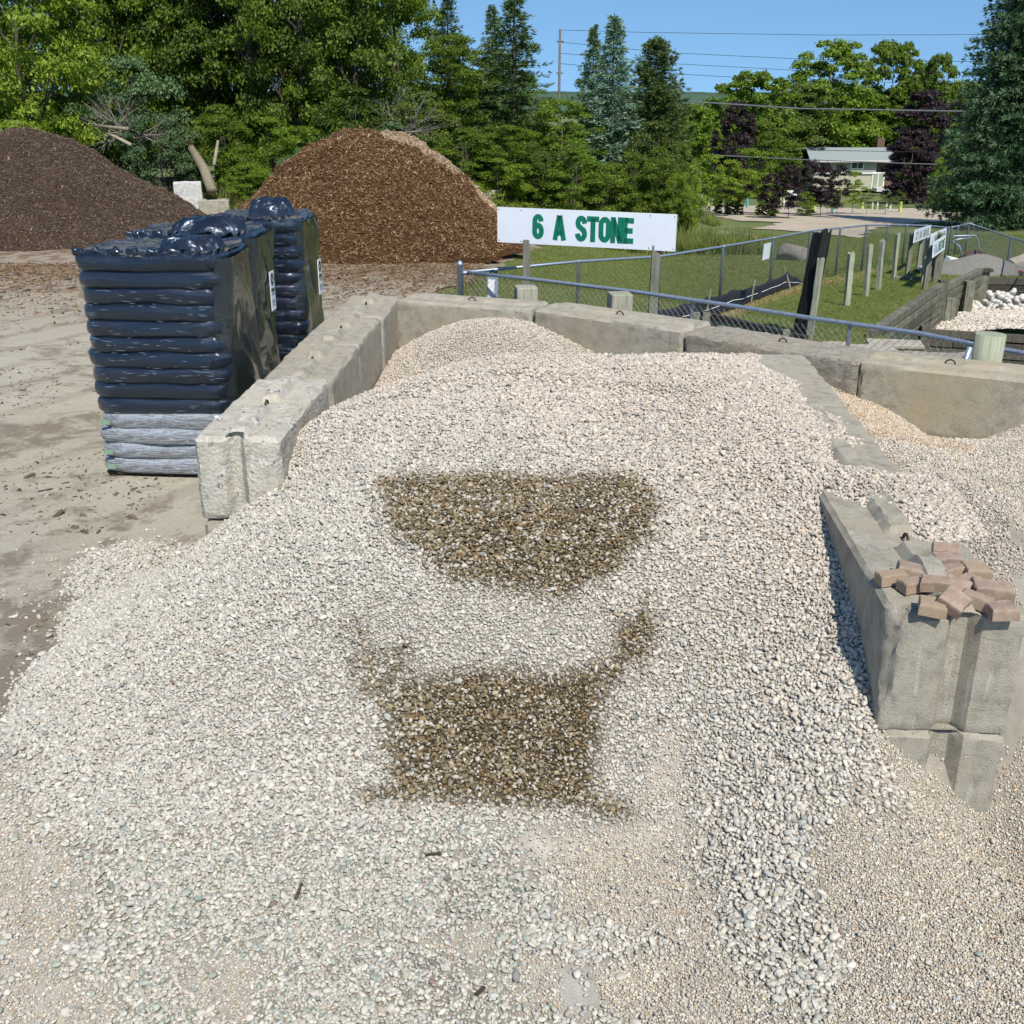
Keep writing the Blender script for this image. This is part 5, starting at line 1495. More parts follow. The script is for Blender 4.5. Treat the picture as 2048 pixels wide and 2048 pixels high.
clear = [H(1300, 392), H(1380, 388), H(1500, 391), H(1600, 393), H(1660, 397), H(1720, 393), H(1800, 403), H(1800, 416), H(1700, 425), H(1650, 432), H(1625, 451), H(1540, 440), H(1418, 432), H(1480, 421), H(1400, 418), H(1320, 405)]
def clearance(x, y): return pip(x, y, clear)
m, t, b = nodes('clearing_dirt')
v = coords(t, (.5, 1.6, 1)); n1 = noise_n(t, 1.2, 8, .7, v)
t.links.new(ramp(t, [(.3, (.30, .24, .17)), (.5, (.43, .36, .27)), (.7, (.50, .43, .33))], n1), b.inputs['Base Color']); b.inputs['Roughness'].default_value = .97
bump(t, b, n1, 1, .08)
sheet('dirt_clearing', clear, .035, m, 2.0, .5, .35)
def lawn_pts(n, x0, x1, y0, y1):
    x = rng.uniform(x0, x1, n); y = rng.uniform(y0, y1, n)
    z = zt(x, y); k = in_view(x, y, z, .02)
    k &= pip(x, y, yard_poly) < .05; k &= pip(x, y, PIT) < -.02; k &= clearance(x, y) < 0
    return x[k], y[k]
def tufts(name, x, y, sc_, protos, lab, jit=.3):
    n = len(x); s_ = sc_ * rng.lognormal(0, jit, n)
    o = scatter(name, np.stack([x, y, zt(x, y)], -1), np.c_[np.zeros((n, 2)), rng.uniform(0, 6, n)], np.stack([s_, s_, s_], -1), np.ones((n, 3)), rng.integers(0, len(protos), n), protos, None)
    return tag(o, lab, 'grass', kind='stuff')
x1, y1 = lawn_pts(60000, -1, 14, 11, 26); x2, y2 = lawn_pts(50000, -3, 22, 26, 45)
x, y = np.r_[x1, x2], np.r_[y1, y2]
tufts('grass', x, y, .78 + .3 * (y > 26), gt, 'short mown grass over the lawn and bank', .25)
ln = np.linspace(0, 1, 900); xs_, ys_ = [], []
for q0, q1 in (((1445, 632), (1500, 606)), ((1500, 606), (1560, 586)), ((1560, 586), (1612, 570)), ((1612, 570), (1700, 552)), ((1700, 552), (1800, 532))):
    a, b_ = hit(*q0), hit(*q1); u = rng.uniform(0, 1, 420)
    xs_.append(a.x + (b_.x - a.x) * u + rng.normal(0, .10, 420)); ys_.append(a.y + (b_.y - a.y) * u - .35 + rng.normal(0, .16, 420))
o = tufts('dry_straw', np.concatenate(xs_), np.concatenate(ys_), 1.3, strw, 'dry straw along the foot of the curving fence')
e1, e2 = H(1290, 402), H(1340, 425)
x = rng.uniform(e1[0] - .8, e2[0] + .3, 420); y = rng.uniform(e2[1] - 1, e1[1] + 1, 420)
tufts('tall_grass', x, y, 1.0, tall, 'uncut tall grass beyond the right end of the big sign')
# weeds at the tree line
n = 5200; x = rng.uniform(-17, 8, n); y = rng.uniform(34.5, 38, n); k = ~((x < -8) & (y < 36))
tufts('tree_line_weeds', x[k], y[k], 1.3, tall, 'rank weeds along the foot of the trees')

# ------------------------------------------------------------ trees
L_ = {
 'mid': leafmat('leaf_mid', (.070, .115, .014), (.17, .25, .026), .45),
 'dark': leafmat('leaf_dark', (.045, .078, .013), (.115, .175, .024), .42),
 'lime': leafmat('leaf_lime', (.13, .19, .020), (.24, .32, .036), .45),
 'blue': leafmat('leaf_bluegreen', (.050, .095, .040), (.115, .185, .075), .32),
 'olive': leafmat('leaf_olive', (.062, .09, .018), (.13, .175, .034), .36),
 'cedar': leafmat('cedar_leaf', (.045, .07, .018), (.10, .15, .035), .2),
 'purple': leafmat('leaf_purple', (.014, .009, .011), (.038, .020, .024), .15),
 'spruce': leafmat('needle_green', (.042, .080, .024), (.11, .175, .048), .15),
 'bluespruce': leafmat('needle_blue', (.075, .13, .085), (.18, .27, .18), .12),
 'bigspruce': leafmat('needle_bluegreen', (.036, .078, .036), (.115, .20, .095), .12),
 'arb': leafmat('arborvitae_green', (.05, .085, .012), (.12, .18, .025), .2),
}
def trunk_mesh(H_, r0, seed, limbs=9, base=.2, spread=.5, lean=0.0, forks=1):
    r_ = random.Random(seed); mb = MB()
    for f in range(forks):
        ph = r_.uniform(0, 6); dv = Vector((math.cos(ph), math.sin(ph), 0)) * (.10 * H_ if forks > 1 else 0)
        pts = [Vector((0, 0, -.2)) + dv * .1]
        for k in range(1, 9):
            u = k / 8
            pts.append(Vector((nz((u * 3, seed + f, 0), 1) * .05 * H_ + lean * u * H_, nz((u * 3, seed + f, 5), 1) * .05 * H_, H_ * .92 * u)) + dv * u)
        rs = [r0 * (1 - .85 * (k / 8)) * (1.25 if k == 0 else 1) for k in range(9)]
        mb.tube(pts, rs, 8)
        for b_ in range(limbs):
            u = base + (1 - base) * (b_ + r_.random()) / limbs * .95
            i = min(7, int(u * 8)); p = pts[i].lerp(pts[i + 1], u * 8 - i); a = r_.uniform(0, 6.28)
            ln_ = spread * H_ * (1 - u * .75) * r_.uniform(.5, 1); d = Vector((math.cos(a), math.sin(a), r_.uniform(.4, 1.1))).normalized()
            p2 = p + d * ln_ * .5 + Vector((0, 0, .03 * ln_)); p3 = p + d * ln_ + Vector((0, 0, .18 * ln_))
            rr3 = r0 * (1 - .85 * u) * .5
            mb.tube([p, p2, p3], [rr3, rr3 * .6, rr3 * .15], 5, False)
            for _ in range(3):
                e = d + Vector((r_.gauss(0, .6), r_.gauss(0, .6), r_.gauss(.2, .4)))
                mb.tube([p2, p2 + e.normalized() * ln_ * .35], [rr3 * .4, rr3 * .08], 4, False)
    return mb
def leaves(centers, radii, per, lsz, seed, droop=0.0, flat=.75, shell=.55):
    """many small leaf faces spread on and through clumps"""
    g = np.random.default_rng(seed)
    C_ = np.repeat(centers, per, 0); R_ = np.repeat(radii, per)
    n = len(C_)
    d = g.normal(size=(n, 3)); d /= np.linalg.norm(d, axis=1)[:, None]
    d[:, 2] = np.where(d[:, 2] < -.25, -d[:, 2] * .6, d[:, 2])
    rad = R_ * (shell + (1 - shell) * g.random(n)) * (.75 + .5 * g.random(n))
    P_ = C_ + d * rad[:, None] * np.array([1, 1, flat])
    nrm = d * .7 + g.normal(size=(n, 3)) * .55 + np.array([0, 0, .55])
    nrm /= np.linalg.norm(nrm, axis=1)[:, None]
    t1 = np.cross(nrm, g.normal(size=(n, 3))); t1 /= np.linalg.norm(t1, axis=1)[:, None]; t1[:, 2] -= droop; t2 = np.cross(nrm, t1)
    s_ = lsz * g.lognormal(0, .25, n)[:, None]
    V_ = np.stack([P_ - t1 * s_ * .5, P_ + t2 * s_ * .32 - nrm * s_ * .06, P_ + t1 * s_ * .55, P_ - t2 * s_ * .32 - nrm * s_ * .06], 1).reshape(-1, 3)
    return V_, np.arange(n * 4).reshape(-1, 4)
def broad(seed, H_, R, z0, nclump, per, lsz, top=.6, clr=(.5, 1.0), wob=.35, shape=1.0):
    g = np.random.default_rng(seed)
    cs, rs = [], []
    while len(cs) < nclump:
        u = g.random(); z = z0 + (H_ - z0) * u
        prof = ((1 - u) ** shape * .97 + .03) * (1 if u > .08 else .82) if shape < 1 else (math.sqrt(max(.05, 1 - ((u - .42) / .60) ** 2)) if u > .42 else .74 + .26 * u / .42)
        a = g.uniform(0, 6.28); prof *= 1 + wob * math.sin(a * 2 + seed + u * 4) * .5 + wob * .4 * math.sin(a * 5 + u * 9 + seed)
        q = math.sqrt(g.uniform(.12, 1)); r_ = R * prof * q
        cs.append((r_ * math.cos(a), r_ * math.sin(a), z)); rs.append(g.uniform(*clr) * (1.1 - (.30 if shape >= 1 else .45) * u))
    return leaves(np.array(cs), np.array(rs), per, lsz, seed + 1)
def tree_proto(name, seed, H_, R, z0, ncl, per, lsz, leaf, r0=.16, limbs=10, forks=1, bare=0, **kw):
    root = empty(name)
    v_, f_ = broad(seed, H_, R, z0, ncl, per, lsz, **kw)
    cr = mesh_obj('crown', v_, f_, leaf, root)
    trunk_mesh(H_ * .95, r0, seed, limbs, max(.12, z0 / H_ * .8), R / H_ * .9, forks=forks).build('trunk', M['bark'], root, True)
    root['H'] = H_; root['R'] = R
    return root
def conifer_mesh(seed, H_, R, n_wh, per_wh, nl, leaf_w, pw=.85, droop=.25, z0=.04, tuftn=9):
    g = np.random.default_rng(seed); VV = []; mb = MB()
    mb.tube([(0, 0, -.2), (0, 0, H_ * .5), (0, 0, H_ * .98)], [.02 * H_, .012 * H_, .004], 7)
    for w_ in range(n_wh):
        u = w_ / (n_wh - 1); zc0 = H_ * (z0 + (1 - z0) * u ** .95)
        Lm = R * (1 - u) ** pw + .10
        for b_ in range(per_wh if u < .8 else max(4, per_wh - 3)):
            zc = zc0 + g.uniform(-.5, .5) * H_ / n_wh * 1.6; a = g.uniform(0, 6.28); L = Lm * g.uniform(.55, 1.12); da = np.array([math.cos(a), math.sin(a), 0]); pa_ = np.array([-math.sin(a), math.cos(a), 0])
            m_ = max(3, int(nl * L / R))
            if b_ % 2 == 0: mb.tube([(0, 0, zc), tuple(da * L * .55 + np.array([0, 0, zc - droop * L * .22])), tuple(da * L * .95 + np.array([0, 0, zc - droop * L * .55 + .1 * L]))], [.014 + .01 * L, .01, .004], 3, False)
            k = np.arange(m_); f = (k + .6) / m_
            f = np.clip(f + g.normal(0, .04, m_), .08, 1)
            sag = -droop * L * f ** 1.3 + .16 * L * np.clip(f - .6, 0, 1) * 1.5
            side = g.choice([-1, 1], m_) * g.random(m_) * .38 * L * (1.05 - f) ** .8
            base = da[None] * (L * f)[:, None] + pa_[None] * side[:, None] + np.array([0, 0, zc])[None]; base[:, 2] += sag - np.abs(side) * .18
            for b2, s2 in zip(base, side):
                q = tuftn
                dirs = da * .75 + pa_ * (np.sign(s2) * .55) + g.normal(0, .38, (q, 3)); dirs[:, 2] += .08
                dirs /= np.linalg.norm(dirs, axis=1)[:, None]
                ln_ = leaf_w * 3.8 * g.uniform(.7, 1.25, q)[:, None]
                wv = np.cross(dirs, g.normal(size=(q, 3))); wv /= np.linalg.norm(wv, axis=1)[:, None]; wv *= leaf_w * .36
                p = b2 + g.normal(0, leaf_w * .5, (q, 3))
                VV.append(np.stack([p - wv * .6, p + dirs * ln_ * .55 - wv, p + dirs * ln_, p + dirs * ln_ * .5 + wv], 1).reshape(-1, 3))
    V_ = np.concatenate(VV); return V_, np.arange(len(V_)).reshape(-1, 4), mb
def conifer(name, seed, H_, R, n_wh, per_wh, nl, lw, leaf, **kw):
    root = empty(name); v_, f_, mb = conifer_mesh(seed, H_, R, n_wh, per_wh, nl, lw, **kw)
    mesh_obj('needles', v_, f_, leaf, root); mb.build('trunk', M['bark'], root, True)
    root['H'] = H_; root['R'] = R; return root

P_ = {}
P_['a'] = (tree_proto, ('broadleaf_tree', 11, 10.5, 3.6, .6, 160, 290, .125, L_['mid'], .19), dict(clr=(.55, .95)))
P_['b'] = (tree_proto, ('broadleaf_tree', 23, 11.5, 3.4, .9, 160, 290, .125, L_['dark'], .2), dict(clr=(.5, 1.0), forks=2))
P_['c'] = (tree_proto, ('broadleaf_tree', 37, 9.0, 3.9, .4, 150, 260, .135, L_['lime'], .17), dict(clr=(.5, .9), wob=.5))
P_['s'] = (tree_proto, ('shrub', 51, 4.2, 2.2, .1, 90, 230, .095, L_['blue'], .06), dict(clr=(.35, .65), limbs=12, forks=3))
P_['t'] = (tree_proto, ('shrub', 63, 5.6, 2.0, .1, 95, 230, .105, L_['mid'], .07), dict(clr=(.35, .7), limbs=12, forks=2, wob=.5))
P_['y'] = (tree_proto, ('sapling', 71, 2.9, .72, .75, 34, 90, .09, L_['lime'], .022), dict(clr=(.16, .34), limbs=9, wob=.6))
P_['p'] = (tree_proto, ('plum_tree', 83, 3.2, .95, .7, 50, 120, .10, L_['purple'], .03), dict(clr=(.2, .42), limbs=9))
P_['m'] = (tree_proto, ('purple_maple', 91, 8.5, 3.3, .3, 140, 200, .2, L_['purple'], .18), dict(clr=(.5, .9)))
P_['f'] = (tree_proto, ('broadleaf_tree', 97, 14.5, 5.4, 1.2, 170, 190, .32, L_['lime'], .3), dict(clr=(.7, 1.5), wob=.5))
P_['g'] = (tree_proto, ('willow_tree', 99, 13, 6.0, .6, 170, 190, .34, L_['mid'], .3), dict(clr=(.7, 1.4)))
P_['e'] = (conifer, ('spruce_tree', 131, 8.0, 1.9, 44, 12, 12, .045, L_['spruce']), dict(droop=.15))
P_['u'] = (conifer, ('blue_spruce', 137, 7.6, 1.9, 44, 12, 12, .048, L_['bluespruce']), dict(droop=.12))
P_['v'] = (tree_proto, ('arborvitae', 141, 1.75, .34, .03, 130, 90, .065, L_['arb'], .03), dict(clr=(.06, .13), limbs=3, wob=.1, shape=.75))
P_['w'] = (tree_proto, ('weeping_shrub', 151, 1.7, .85, .5, 22, 60, .07, L_['olive'], .025), dict(clr=(.15, .3), limbs=8))
P_['d'] = (conifer, ('cedar_tree', 161, 7.2, 1.75, 60, 13, 12, .045, L_['cedar']), dict(droop=-.25, pw=.55, tuftn=11))
KM = {}; built = {}
def plant(kind, px, Y, top, wpx, lab, cat='tree', group=None, leaf=None, rz=None, name=None, base=None):
    """copy of a tree form, standing on the ground at depth Y, sized by what the photograph shows"""
    first = kind not in built
    if first:
        fn, a, kw = P_[kind]; built[kind] = fn(*a, **kw); KM[kind] = kidmap(built[kind])
    o = built[kind] if first else copy_tree(built[kind], KM[kind])
    q = at_y(px, 300, Y); z0 = float(zt(q.x, Y)) if base is None else base
    H_ = zat(Y, top) - z0
    zc = Y * CP - (z0 + H_ / 2 - CH) * SP
    R_ = wpx * zc / F / 2
    x = (px - 1024) / F * zc
    o.location = (x, Y, z0)
    o.scale = (R_ / o['R'] * .9, R_ / o['R'] * .9, H_ / o['H'])
    o.rotation_euler = (0, 0, rz if rz is not None else random.uniform(0, 6.28))
    if leaf:
        for ch in bpy.data.objects:
            if ch.parent == o and ch.name.split('.')[0] in ('crown', 'needles'):
                ch.material_slots[0].link = 'OBJECT'; ch.material_slots[0].material = L_[leaf]
    if name: o.name = name
    return tag(o, lab, cat, group)
TL = 'trees of the wood behind the bark heaps'
W = [  # kind, px, Y, top, width px, leaf, label
 ('c', 40, 37.5, -260, 420, None, 'bright yellow-green maple at the far left, overhanging the dark bark heap'),
 ('c', -130, 40, -300, 460, None, 'bright maple mostly outside the picture beyond the dark bark heap'),
 ('a', 190, 43, -420, 330, 'mid', 'tall green tree between the bright maple and the blue-green shrub'),
 ('b', 330, 46, -500, 340, None, 'dark tall tree with bare leaning trunks above the fallen log'),
 ('b', 470, 44, -480, 330, None, 'dark tree filling the gap above the white painted block'),
 ('a', 590, 43, -430, 330, 'mid', 'leafy tree with sunlit tips left of the reddish bark heap'),
 ('b', 690, 44, -400, 300, None, 'dense dark tree right behind the reddish bark heap'),
 ('a', 790, 45, -170, 250, 'mid', 'tall tree at the right edge of the dark wood, its crown against the sky'),
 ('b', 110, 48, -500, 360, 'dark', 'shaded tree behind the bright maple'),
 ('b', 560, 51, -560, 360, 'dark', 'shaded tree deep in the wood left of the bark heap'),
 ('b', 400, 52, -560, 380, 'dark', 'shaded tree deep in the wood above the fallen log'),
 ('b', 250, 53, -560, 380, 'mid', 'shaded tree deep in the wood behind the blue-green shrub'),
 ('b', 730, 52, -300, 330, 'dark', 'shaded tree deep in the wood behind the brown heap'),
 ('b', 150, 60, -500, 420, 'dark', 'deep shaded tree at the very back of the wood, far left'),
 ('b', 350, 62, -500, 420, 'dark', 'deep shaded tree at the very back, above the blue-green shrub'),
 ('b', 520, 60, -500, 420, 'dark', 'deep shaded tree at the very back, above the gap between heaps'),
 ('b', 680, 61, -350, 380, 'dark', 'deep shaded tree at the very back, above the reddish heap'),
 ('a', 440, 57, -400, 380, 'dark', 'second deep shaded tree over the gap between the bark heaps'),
 ('a', 905, 44, 78, 230, 'mid', 'rounded green tree next to the dead twigs, lower than the spruce'),
 ('t', 850, 41, 190, 200, 'olive', 'olive bushy tree above the tan wood chip heap'),
 ('b', 980, 47, 120, 230, 'mid', 'dark tree under the green spruce'),
 ('a', 1120, 42, 205, 220, 'mid', 'mid green tree in front of the two pointed spruces'),
 ('a', 1010, 40, 255, 210, 'mid', 'leafy tree above the left half of the sign'),
 ('b', 1200, 45, 215, 220, 'mid', 'dark green tree below the blue spruce'),
 ('t', 1300, 40, 250, 170, 'olive', 'thin olive tree beside the pointed cedar'),
 ('a', 1345, 41, 290, 120, 'mid', 'low green tree at the edge of the dirt clearing'),
 ('t', 1378, 39, 335, 70, 'lime', 'light green bush at the edge of the dirt clearing'),
]
for kd, px, Y, top, wq, lf, lb in W: plant(kd, px, Y, top, wq, lb, 'tree', TL, lf)
S = [
 ('s', 265, 38.6, 120, 230, 'blue', 'large blue-green shrub beside the bright maple'),
 ('s', 330, 37.4, 235, 170, 'blue', 'lower blue-green shrub behind the white painted block'),
 ('t', 450, 38.5, 215, 160, 'mid', 'fresh green bush above the fallen log'),
 ('t', 560, 38.5, 240, 190, 'mid', 'leafy bush at the left foot of the reddish heap'),
 ('s', 620, 37, 300, 140, 'blue', 'low blue-green bush touching the reddish heap on its left'),
 ('t', 700, 39.5, 180, 220, 'dark', 'dark bush behind the top of the reddish heap'),
 ('t', 780, 38.5, 250, 130, 'blue', 'small bush poking up behind the tan wood chips'),
 ('t', 930, 38.5, 260, 180, 'mid', 'green bush to the right of the tan wood chip heap'),
 ('t', 1005, 37.5, 320, 150, 'lime', 'light green bush just above the left end of the sign'),
 ('t', 1075, 38.5, 290, 150, 'dark', 'dark bush above the boulders'),
 ('t', 1150, 37.5, 300, 160, 'mid', 'bush behind the middle of the sign'),
 ('s', 1215, 37.5, 330, 140, 'lime', 'yellow-green bush above the right half of the sign'),
 ('t', 1270, 38, 310, 150, 'mid', 'bush above the right end of the sign'),
 ('t', 1320, 38, 300, 120, 'mid', 'tall bush beside the tall uncut grass'),
 ('s', 1352, 37.5, 350, 80, 'lime', 'small bright bush at the corner of the clearing'),
 ('s', 130, 37.5, 240, 160, 'mid', 'shadowed bush showing above the dark bark heap'),
 ('t', 30, 36.6, 225, 240, 'lime', 'sunlit low branches of a bush behind the dark bark heap'),
 ('s', 500, 36.6, 330, 120, 'mid', 'low bush behind the grey concrete block'),
]
for kd, px, Y, top, wq, lf, lb in S: plant(kd, px, Y, top, wq, lb, 'shrub', 'undergrowth at the edge of the wood', lf)
plant('e', 1028, 43.5, -22, 300, 'tall green spruce rising above the big sign', 'spruce', 'spruces of the tree line')
plant('e', 985, 46, 20, 190, 'slim spruce leaning close behind the tall green one', 'spruce', 'spruces of the tree line')
plant('e', 898, 47, -5, 220, 'spruce tip poking above the rounded tree, left of the tall green one', 'spruce', 'spruces of the tree line')
plant('u', 1222, 42.5, 40, 270, 'blue spruce between the utility pole and the pointed cedar', 'spruce', 'spruces of the tree line')
plant('e', 1183, 45, 60, 200, 'small green spruce close behind the blue one', 'spruce', 'spruces of the tree line')
plant('d', 1305, 43, 82, 230, 'pointed dense cedar standing against the sky beside the blue spruce', 'cedar')
# big spruce on the right
bs = conifer('spruce_tree', 171, 15.5, 4.1, 78, 17, 25, .062, L_['bigspruce'], droop=.22, pw=.75, z0=.02, tuftn=12)
q = hit(2018, 462); zc = q.y * CP - (q.z - CH) * SP
bs.location = (q.x + .4, q.y + 2.2, float(zt(q.x, q.y)) - .1); bs.scale = (.80, .80, 1.0)
tag(bs, 'huge dark blue-green spruce filling the right edge above the scrap heap', 'spruce')
# far trees; some leaf colours dulled to stand for distance haze
FT = [
 ('g', 1500, 140, 152, 220, 'mid', 'broad round willow on the skyline left of the big light green tree', 'tree'),
 ('f', 1655, 188, 92, 215, 'mid', 'big light green tree standing behind the pale house', 'tree'),
 ('g', 1775, 196, 92, 190, 'mid', 'tall windblown tree on the skyline right of the light green one', 'tree'),
 ('g', 1860, 140, 118, 130, 'mid', 'smaller windblown tree close to the big spruce', 'tree'),
 ('f', 1585, 182, 175, 200, 'olive', 'lower olive crown in front of the round willow', 'tree'),
 ('g', 1390, 105, 215, 130, 'mid', 'soft green tree between the cedar and the purple maple', 'tree'),
 ('g', 1440, 150, 215, 120, 'olive', 'distant pale crown under the far hill', 'tree'),
 ('f', 1520, 118, 250, 150, 'mid', 'shaded tree behind the purple plums', 'tree'),
 ('m', 1470, 98, 205, 100, None, 'purple maple below the round willow', 'tree'),
 ('m', 1856, 92, 185, 170, None, 'large purple maple right of the house', 'tree'),
 ('m', 1822, 88, 262, 110, None, 'lower purple maple touching the right end of the house', 'tree'),
 ('c', 1905, 74, 250, 95, 'lime', 'bright green tree squeezed between the purple maple and the spruce', 'tree'),
 ('f', 1725, 192, 195, 190, 'mid', 'green tree above the roof of the house', 'tree'),
 ('g', 1560, 175, 290, 130, 'dark', 'dark bush mass left of the house', 'tree'),
 ('g', 1500, 175, 215, 240, 'olive', 'crown filling the gap below the round willow', 'tree'),
 ('g', 1400, 170, 240, 200, 'mid', 'crown beyond the clearing, left of the purple maple', 'tree'),
 ('g', 1640, 210, 180, 260, 'mid', 'crown rising directly behind the house roof', 'tree'),
 ('g', 1790, 200, 180, 240, 'mid', 'broad crown behind the large purple maple', 'tree'),
 ('g', 1900, 190, 170, 240, 'mid', 'broad crown between the purple maple and the spruce', 'tree'),
 ('g', 1350, 200, 215, 200, 'blue', 'hazy crown just under the far hill', 'tree'),  # haze put into the leaf colour by blue-green leaves
 ('g', 1930, 100, 190, 150, 'dark', 'dark tree behind the bright green one by the spruce', 'tree'),
]
for kd, px, Y, top, wq, lf, lb, ct in FT: plant(kd, px, Y, top, wq, lb, ct, 'trees round the far house', lf)
# nursery row
for px, top, wq, lb in ((1385, 338, 60, 'leftmost lime sapling of the nursery row'), (1422, 312, 66, 'lime sapling left of the first arborvitae'), (1455, 322, 66, 'bushy lime sapling behind the first arborvitae'), (1492, 300, 70, 'tallest lime sapling, behind the second arborvitae'), (1522, 305, 62, 'lime sapling above the gap in the arborvitae'), (1707, 345, 50, 'airy green sapling right of the last purple plum'), (1668, 385, 40, 'small green sapling between purple plums')):
    plant('y', px, 62 + random.uniform(-2, 4), top, wq, lb, 'sapling', 'nursery saplings at the clearing')
for px, top, wq, lb in ((1543, 350, 56, 'leftmost purple plum of the nursery row'), (1580, 335, 60, 'purple plum behind the last two arborvitae'), (1618, 325, 66, 'purple plum right of the arborvitae'), (1645, 330, 56, 'purple plum beneath the house corner'), (1678, 332, 44, 'narrow purple plum in front of the house siding')):
    plant('p', px, 60 + random.uniform(-2, 3), top, wq, lb, 'plum tree', 'purple plums of the nursery row')
for px, bs_, top, wq, lb in ((1437, 428, 368, 18, 'first arborvitae at the left of the clearing'), (1460, 430, 368, 19, 'second arborvitae from the left'), (1478, 430, 362, 18, 'third arborvitae, middle of the five'), (1525, 432, 370, 22, 'fourth arborvitae, start of the right-hand pair'), (1548, 433, 366, 24, 'fifth arborvitae, plumpest and rightmost')):
    q = hit(px, bs_); plant('v', px, q.y, top - 4, wq * 1.35, lb, 'arborvitae', 'arborvitae standing on the clearing')
for px, lb in ((1735, 'low weeping shrub left in the pair beyond the clearing'), (1772, 'low weeping shrub right in the pair beyond the clearing')):
    plant('w', px, 63, 385, 46, lb, 'shrub', 'weeping shrubs')
plant('t', 1612, 61, 385, 46, 'small round green bush under the purple plums', 'shrub', None, 'mid')
plant('w', 1800, 66, 382, 34, 'thin brownish shrub near the tree guards', 'shrub', None, 'olive')
# tree guards
gm = {'yellow': simple('guard_yellow', (.5, .6, .12), .6), 'teal': simple('guard_teal', (.10, .35, .36), .6), 'white': simple('guard_white', (.7, .72, .7), .6), 'cream': simple('guard_cream', (.65, .6, .42), .6)}
for px, py, c_, h_, lb in ((1402, 412, 'white', 22, 'whitish tree guard by the bush corner'), (1417, 412, 'yellow', 16, 'yellow tree guard left of the arborvitae'), (1494, 416, 'teal', 18, 'teal tree guard between the arborvitae groups'), (1560, 416, 'cream', 18, 'cream tree guard right of the plumpest arborvitae'), (1567, 418, 'white', 20, 'pale tree guard beside the cream one'), (1629, 423, 'yellow', 18, 'short yellow-green tree guard under the plums'), (1664, 425, 'teal', 18, 'teal tree guard under the narrow purple plum'), (1724, 419, 'yellow', 18, 'yellow tree guard left of the cream pair'), (1744, 418, 'cream', 12, 'first short cream stake right of the yellow guard'), (1754, 419, 'cream', 13, 'second short cream stake'), (1772, 419, 'cream', 13, 'third short cream stake'), (1780, 419, 'white', 12, 'whitish short stake, last of the low ones'), (1800, 425, 'yellow', 20, 'lone yellow and teal tree guard near the shaded lawn')):
    q = hit(px, py); hh = h_ * (q.y) / F
    o = MB().tube([(0, 0, 0), (0, 0, hh)], .085 if h_ > 14 else .06, 8).build('tree_guard', gm[c_], None, loc=q); tag(o, lb, 'tree guard', 'tree guards of the nursery row')
q = hit(1581, 420); e = empty('nursery_sign', q); tag(e, 'tiny white sign on a stake beside the arborvitae', 'sign')
MB().box((0, 0, .45), (.04, .04, 1.0)).build('stake', M['post'], e); MB().box((0, -.03, 1.0), (.62, .03, .36)).build('sign_face', M['label'], e)
q = hit(1641, 418); e = empty('charcoal_grill', q); tag(e, 'small dark barbecue box on a post beneath the plums', 'grill')
MB().box((0, 0, .85), (.55, .4, .42), None, .02).build('fire_box', M['tie_dark'], e); MB().tube([(0, 0, 0), (0, 0, .7)], .04, 6).build('stand', M['tie_dark'], e)

# house
hq = at_y(1712, 381, 168); hz0 = hq.z
sc_h = 168 / F
hs = empty('house', (at_y(1625, 381, 168).x, 168, hz0), 0); tag(hs, 'pale two-storey house with grey roof behind the nursery trees', 'house')
Wh = (1778 - 1625) * sc_h; Hh = (381 - 320) * sc_h * .93; 
sid = simple('siding', (.50, .47, .36), .7, .08, 2, 0); sid2 = simple('siding_grey', (.36, .37, .31), .7, .08, 2, 0); brk = simple('brick_wall', (.13, .075, .055), .9, .4, 14)
Wb = Wh * .77
MB().box((Wb / 2, 4, Hh / 2), (Wb, 8, Hh)).build('wall', sid, hs)
for k in range(16):
    z = Hh * (k + .5) / 16 * 1.0
    MB().box((Wb / 2, -.03, z), (Wb, .05, Hh / 16 - .05), (.05, 0, 0)).build('siding_plank', sid if k < 9 else sid2, hs)
MB().box((Wb + (Wh - Wb) / 2 + .01, 4.3, Hh / 2), (Wh - Wb, 8, Hh)).build('brick_wall', brk, hs)
g = MB(); g.box((Wb / 2, -.15, Hh * .555), (Wb, .25, .12)); g.build('belt_board', M['label'], hs)
rf = simple('roof_shingle', (.25, .285, .275), .85, .12, 6)
rt = (378 - 283) * sc_h * .93 + 0; ry0, ry1 = -.9, 4.2
z0, z1 = Hh - .1, Hh + 23 * sc_h * .85
mb = MB()
for (ya, za, yb, zb2) in ((ry0, z0, ry1, z1), (ry1, z1, 9.2, z0)):
    mb.v += [Vector((-1.0, ya, za)), Vector((Wh + .6, ya, za)), Vector((Wh + .6, yb, zb2)), Vector((-.5, yb, zb2))]; i = len(mb.v)
    mb.f.append([i - 4, i - 3, i - 2, i - 1])
ro = mb.build('roof', rf, hs); md = ro.modifiers.new('t', 'SOLIDIFY'); md.thickness = .2
MB().box((Wh / 2 - .2, ry0 - .02, z0 - .1), (Wh + 1.6, .12, .3)).build('gutter', M['conc_white'], hs)
MB().box((Wh - 1.0, 5, z1 + .5), (1.1, .9, 1.6)).build('chimney', brk, ro)
gl = simple('window_glass', (.03, .04, .05), .1, .1, 1, 0)
def win(x0, x1, zA, zB, nm='window', door=False):
    f = MB().box(((x0 + x1) / 2, -.10, (zA + zB) / 2), (x1 - x0 + .3, .12, zB - zA + .3)).build(nm, M['label'], hs)
    mid = (x0 + x1) / 2
    for a, b_ in ((x0, mid - .06), (mid + .06, x1)): MB().box(((a + b_) / 2, -.17, (zA + zB) / 2), (b_ - a, .04, zB - zA)).build('pane', gl if not door else simple('door_pane', (.3, .33, .22), .3, .1, 2, 0), f)
kx = lambda p: (p - 1625) * sc_h
kz = lambda p: (381 - p) * sc_h * .93
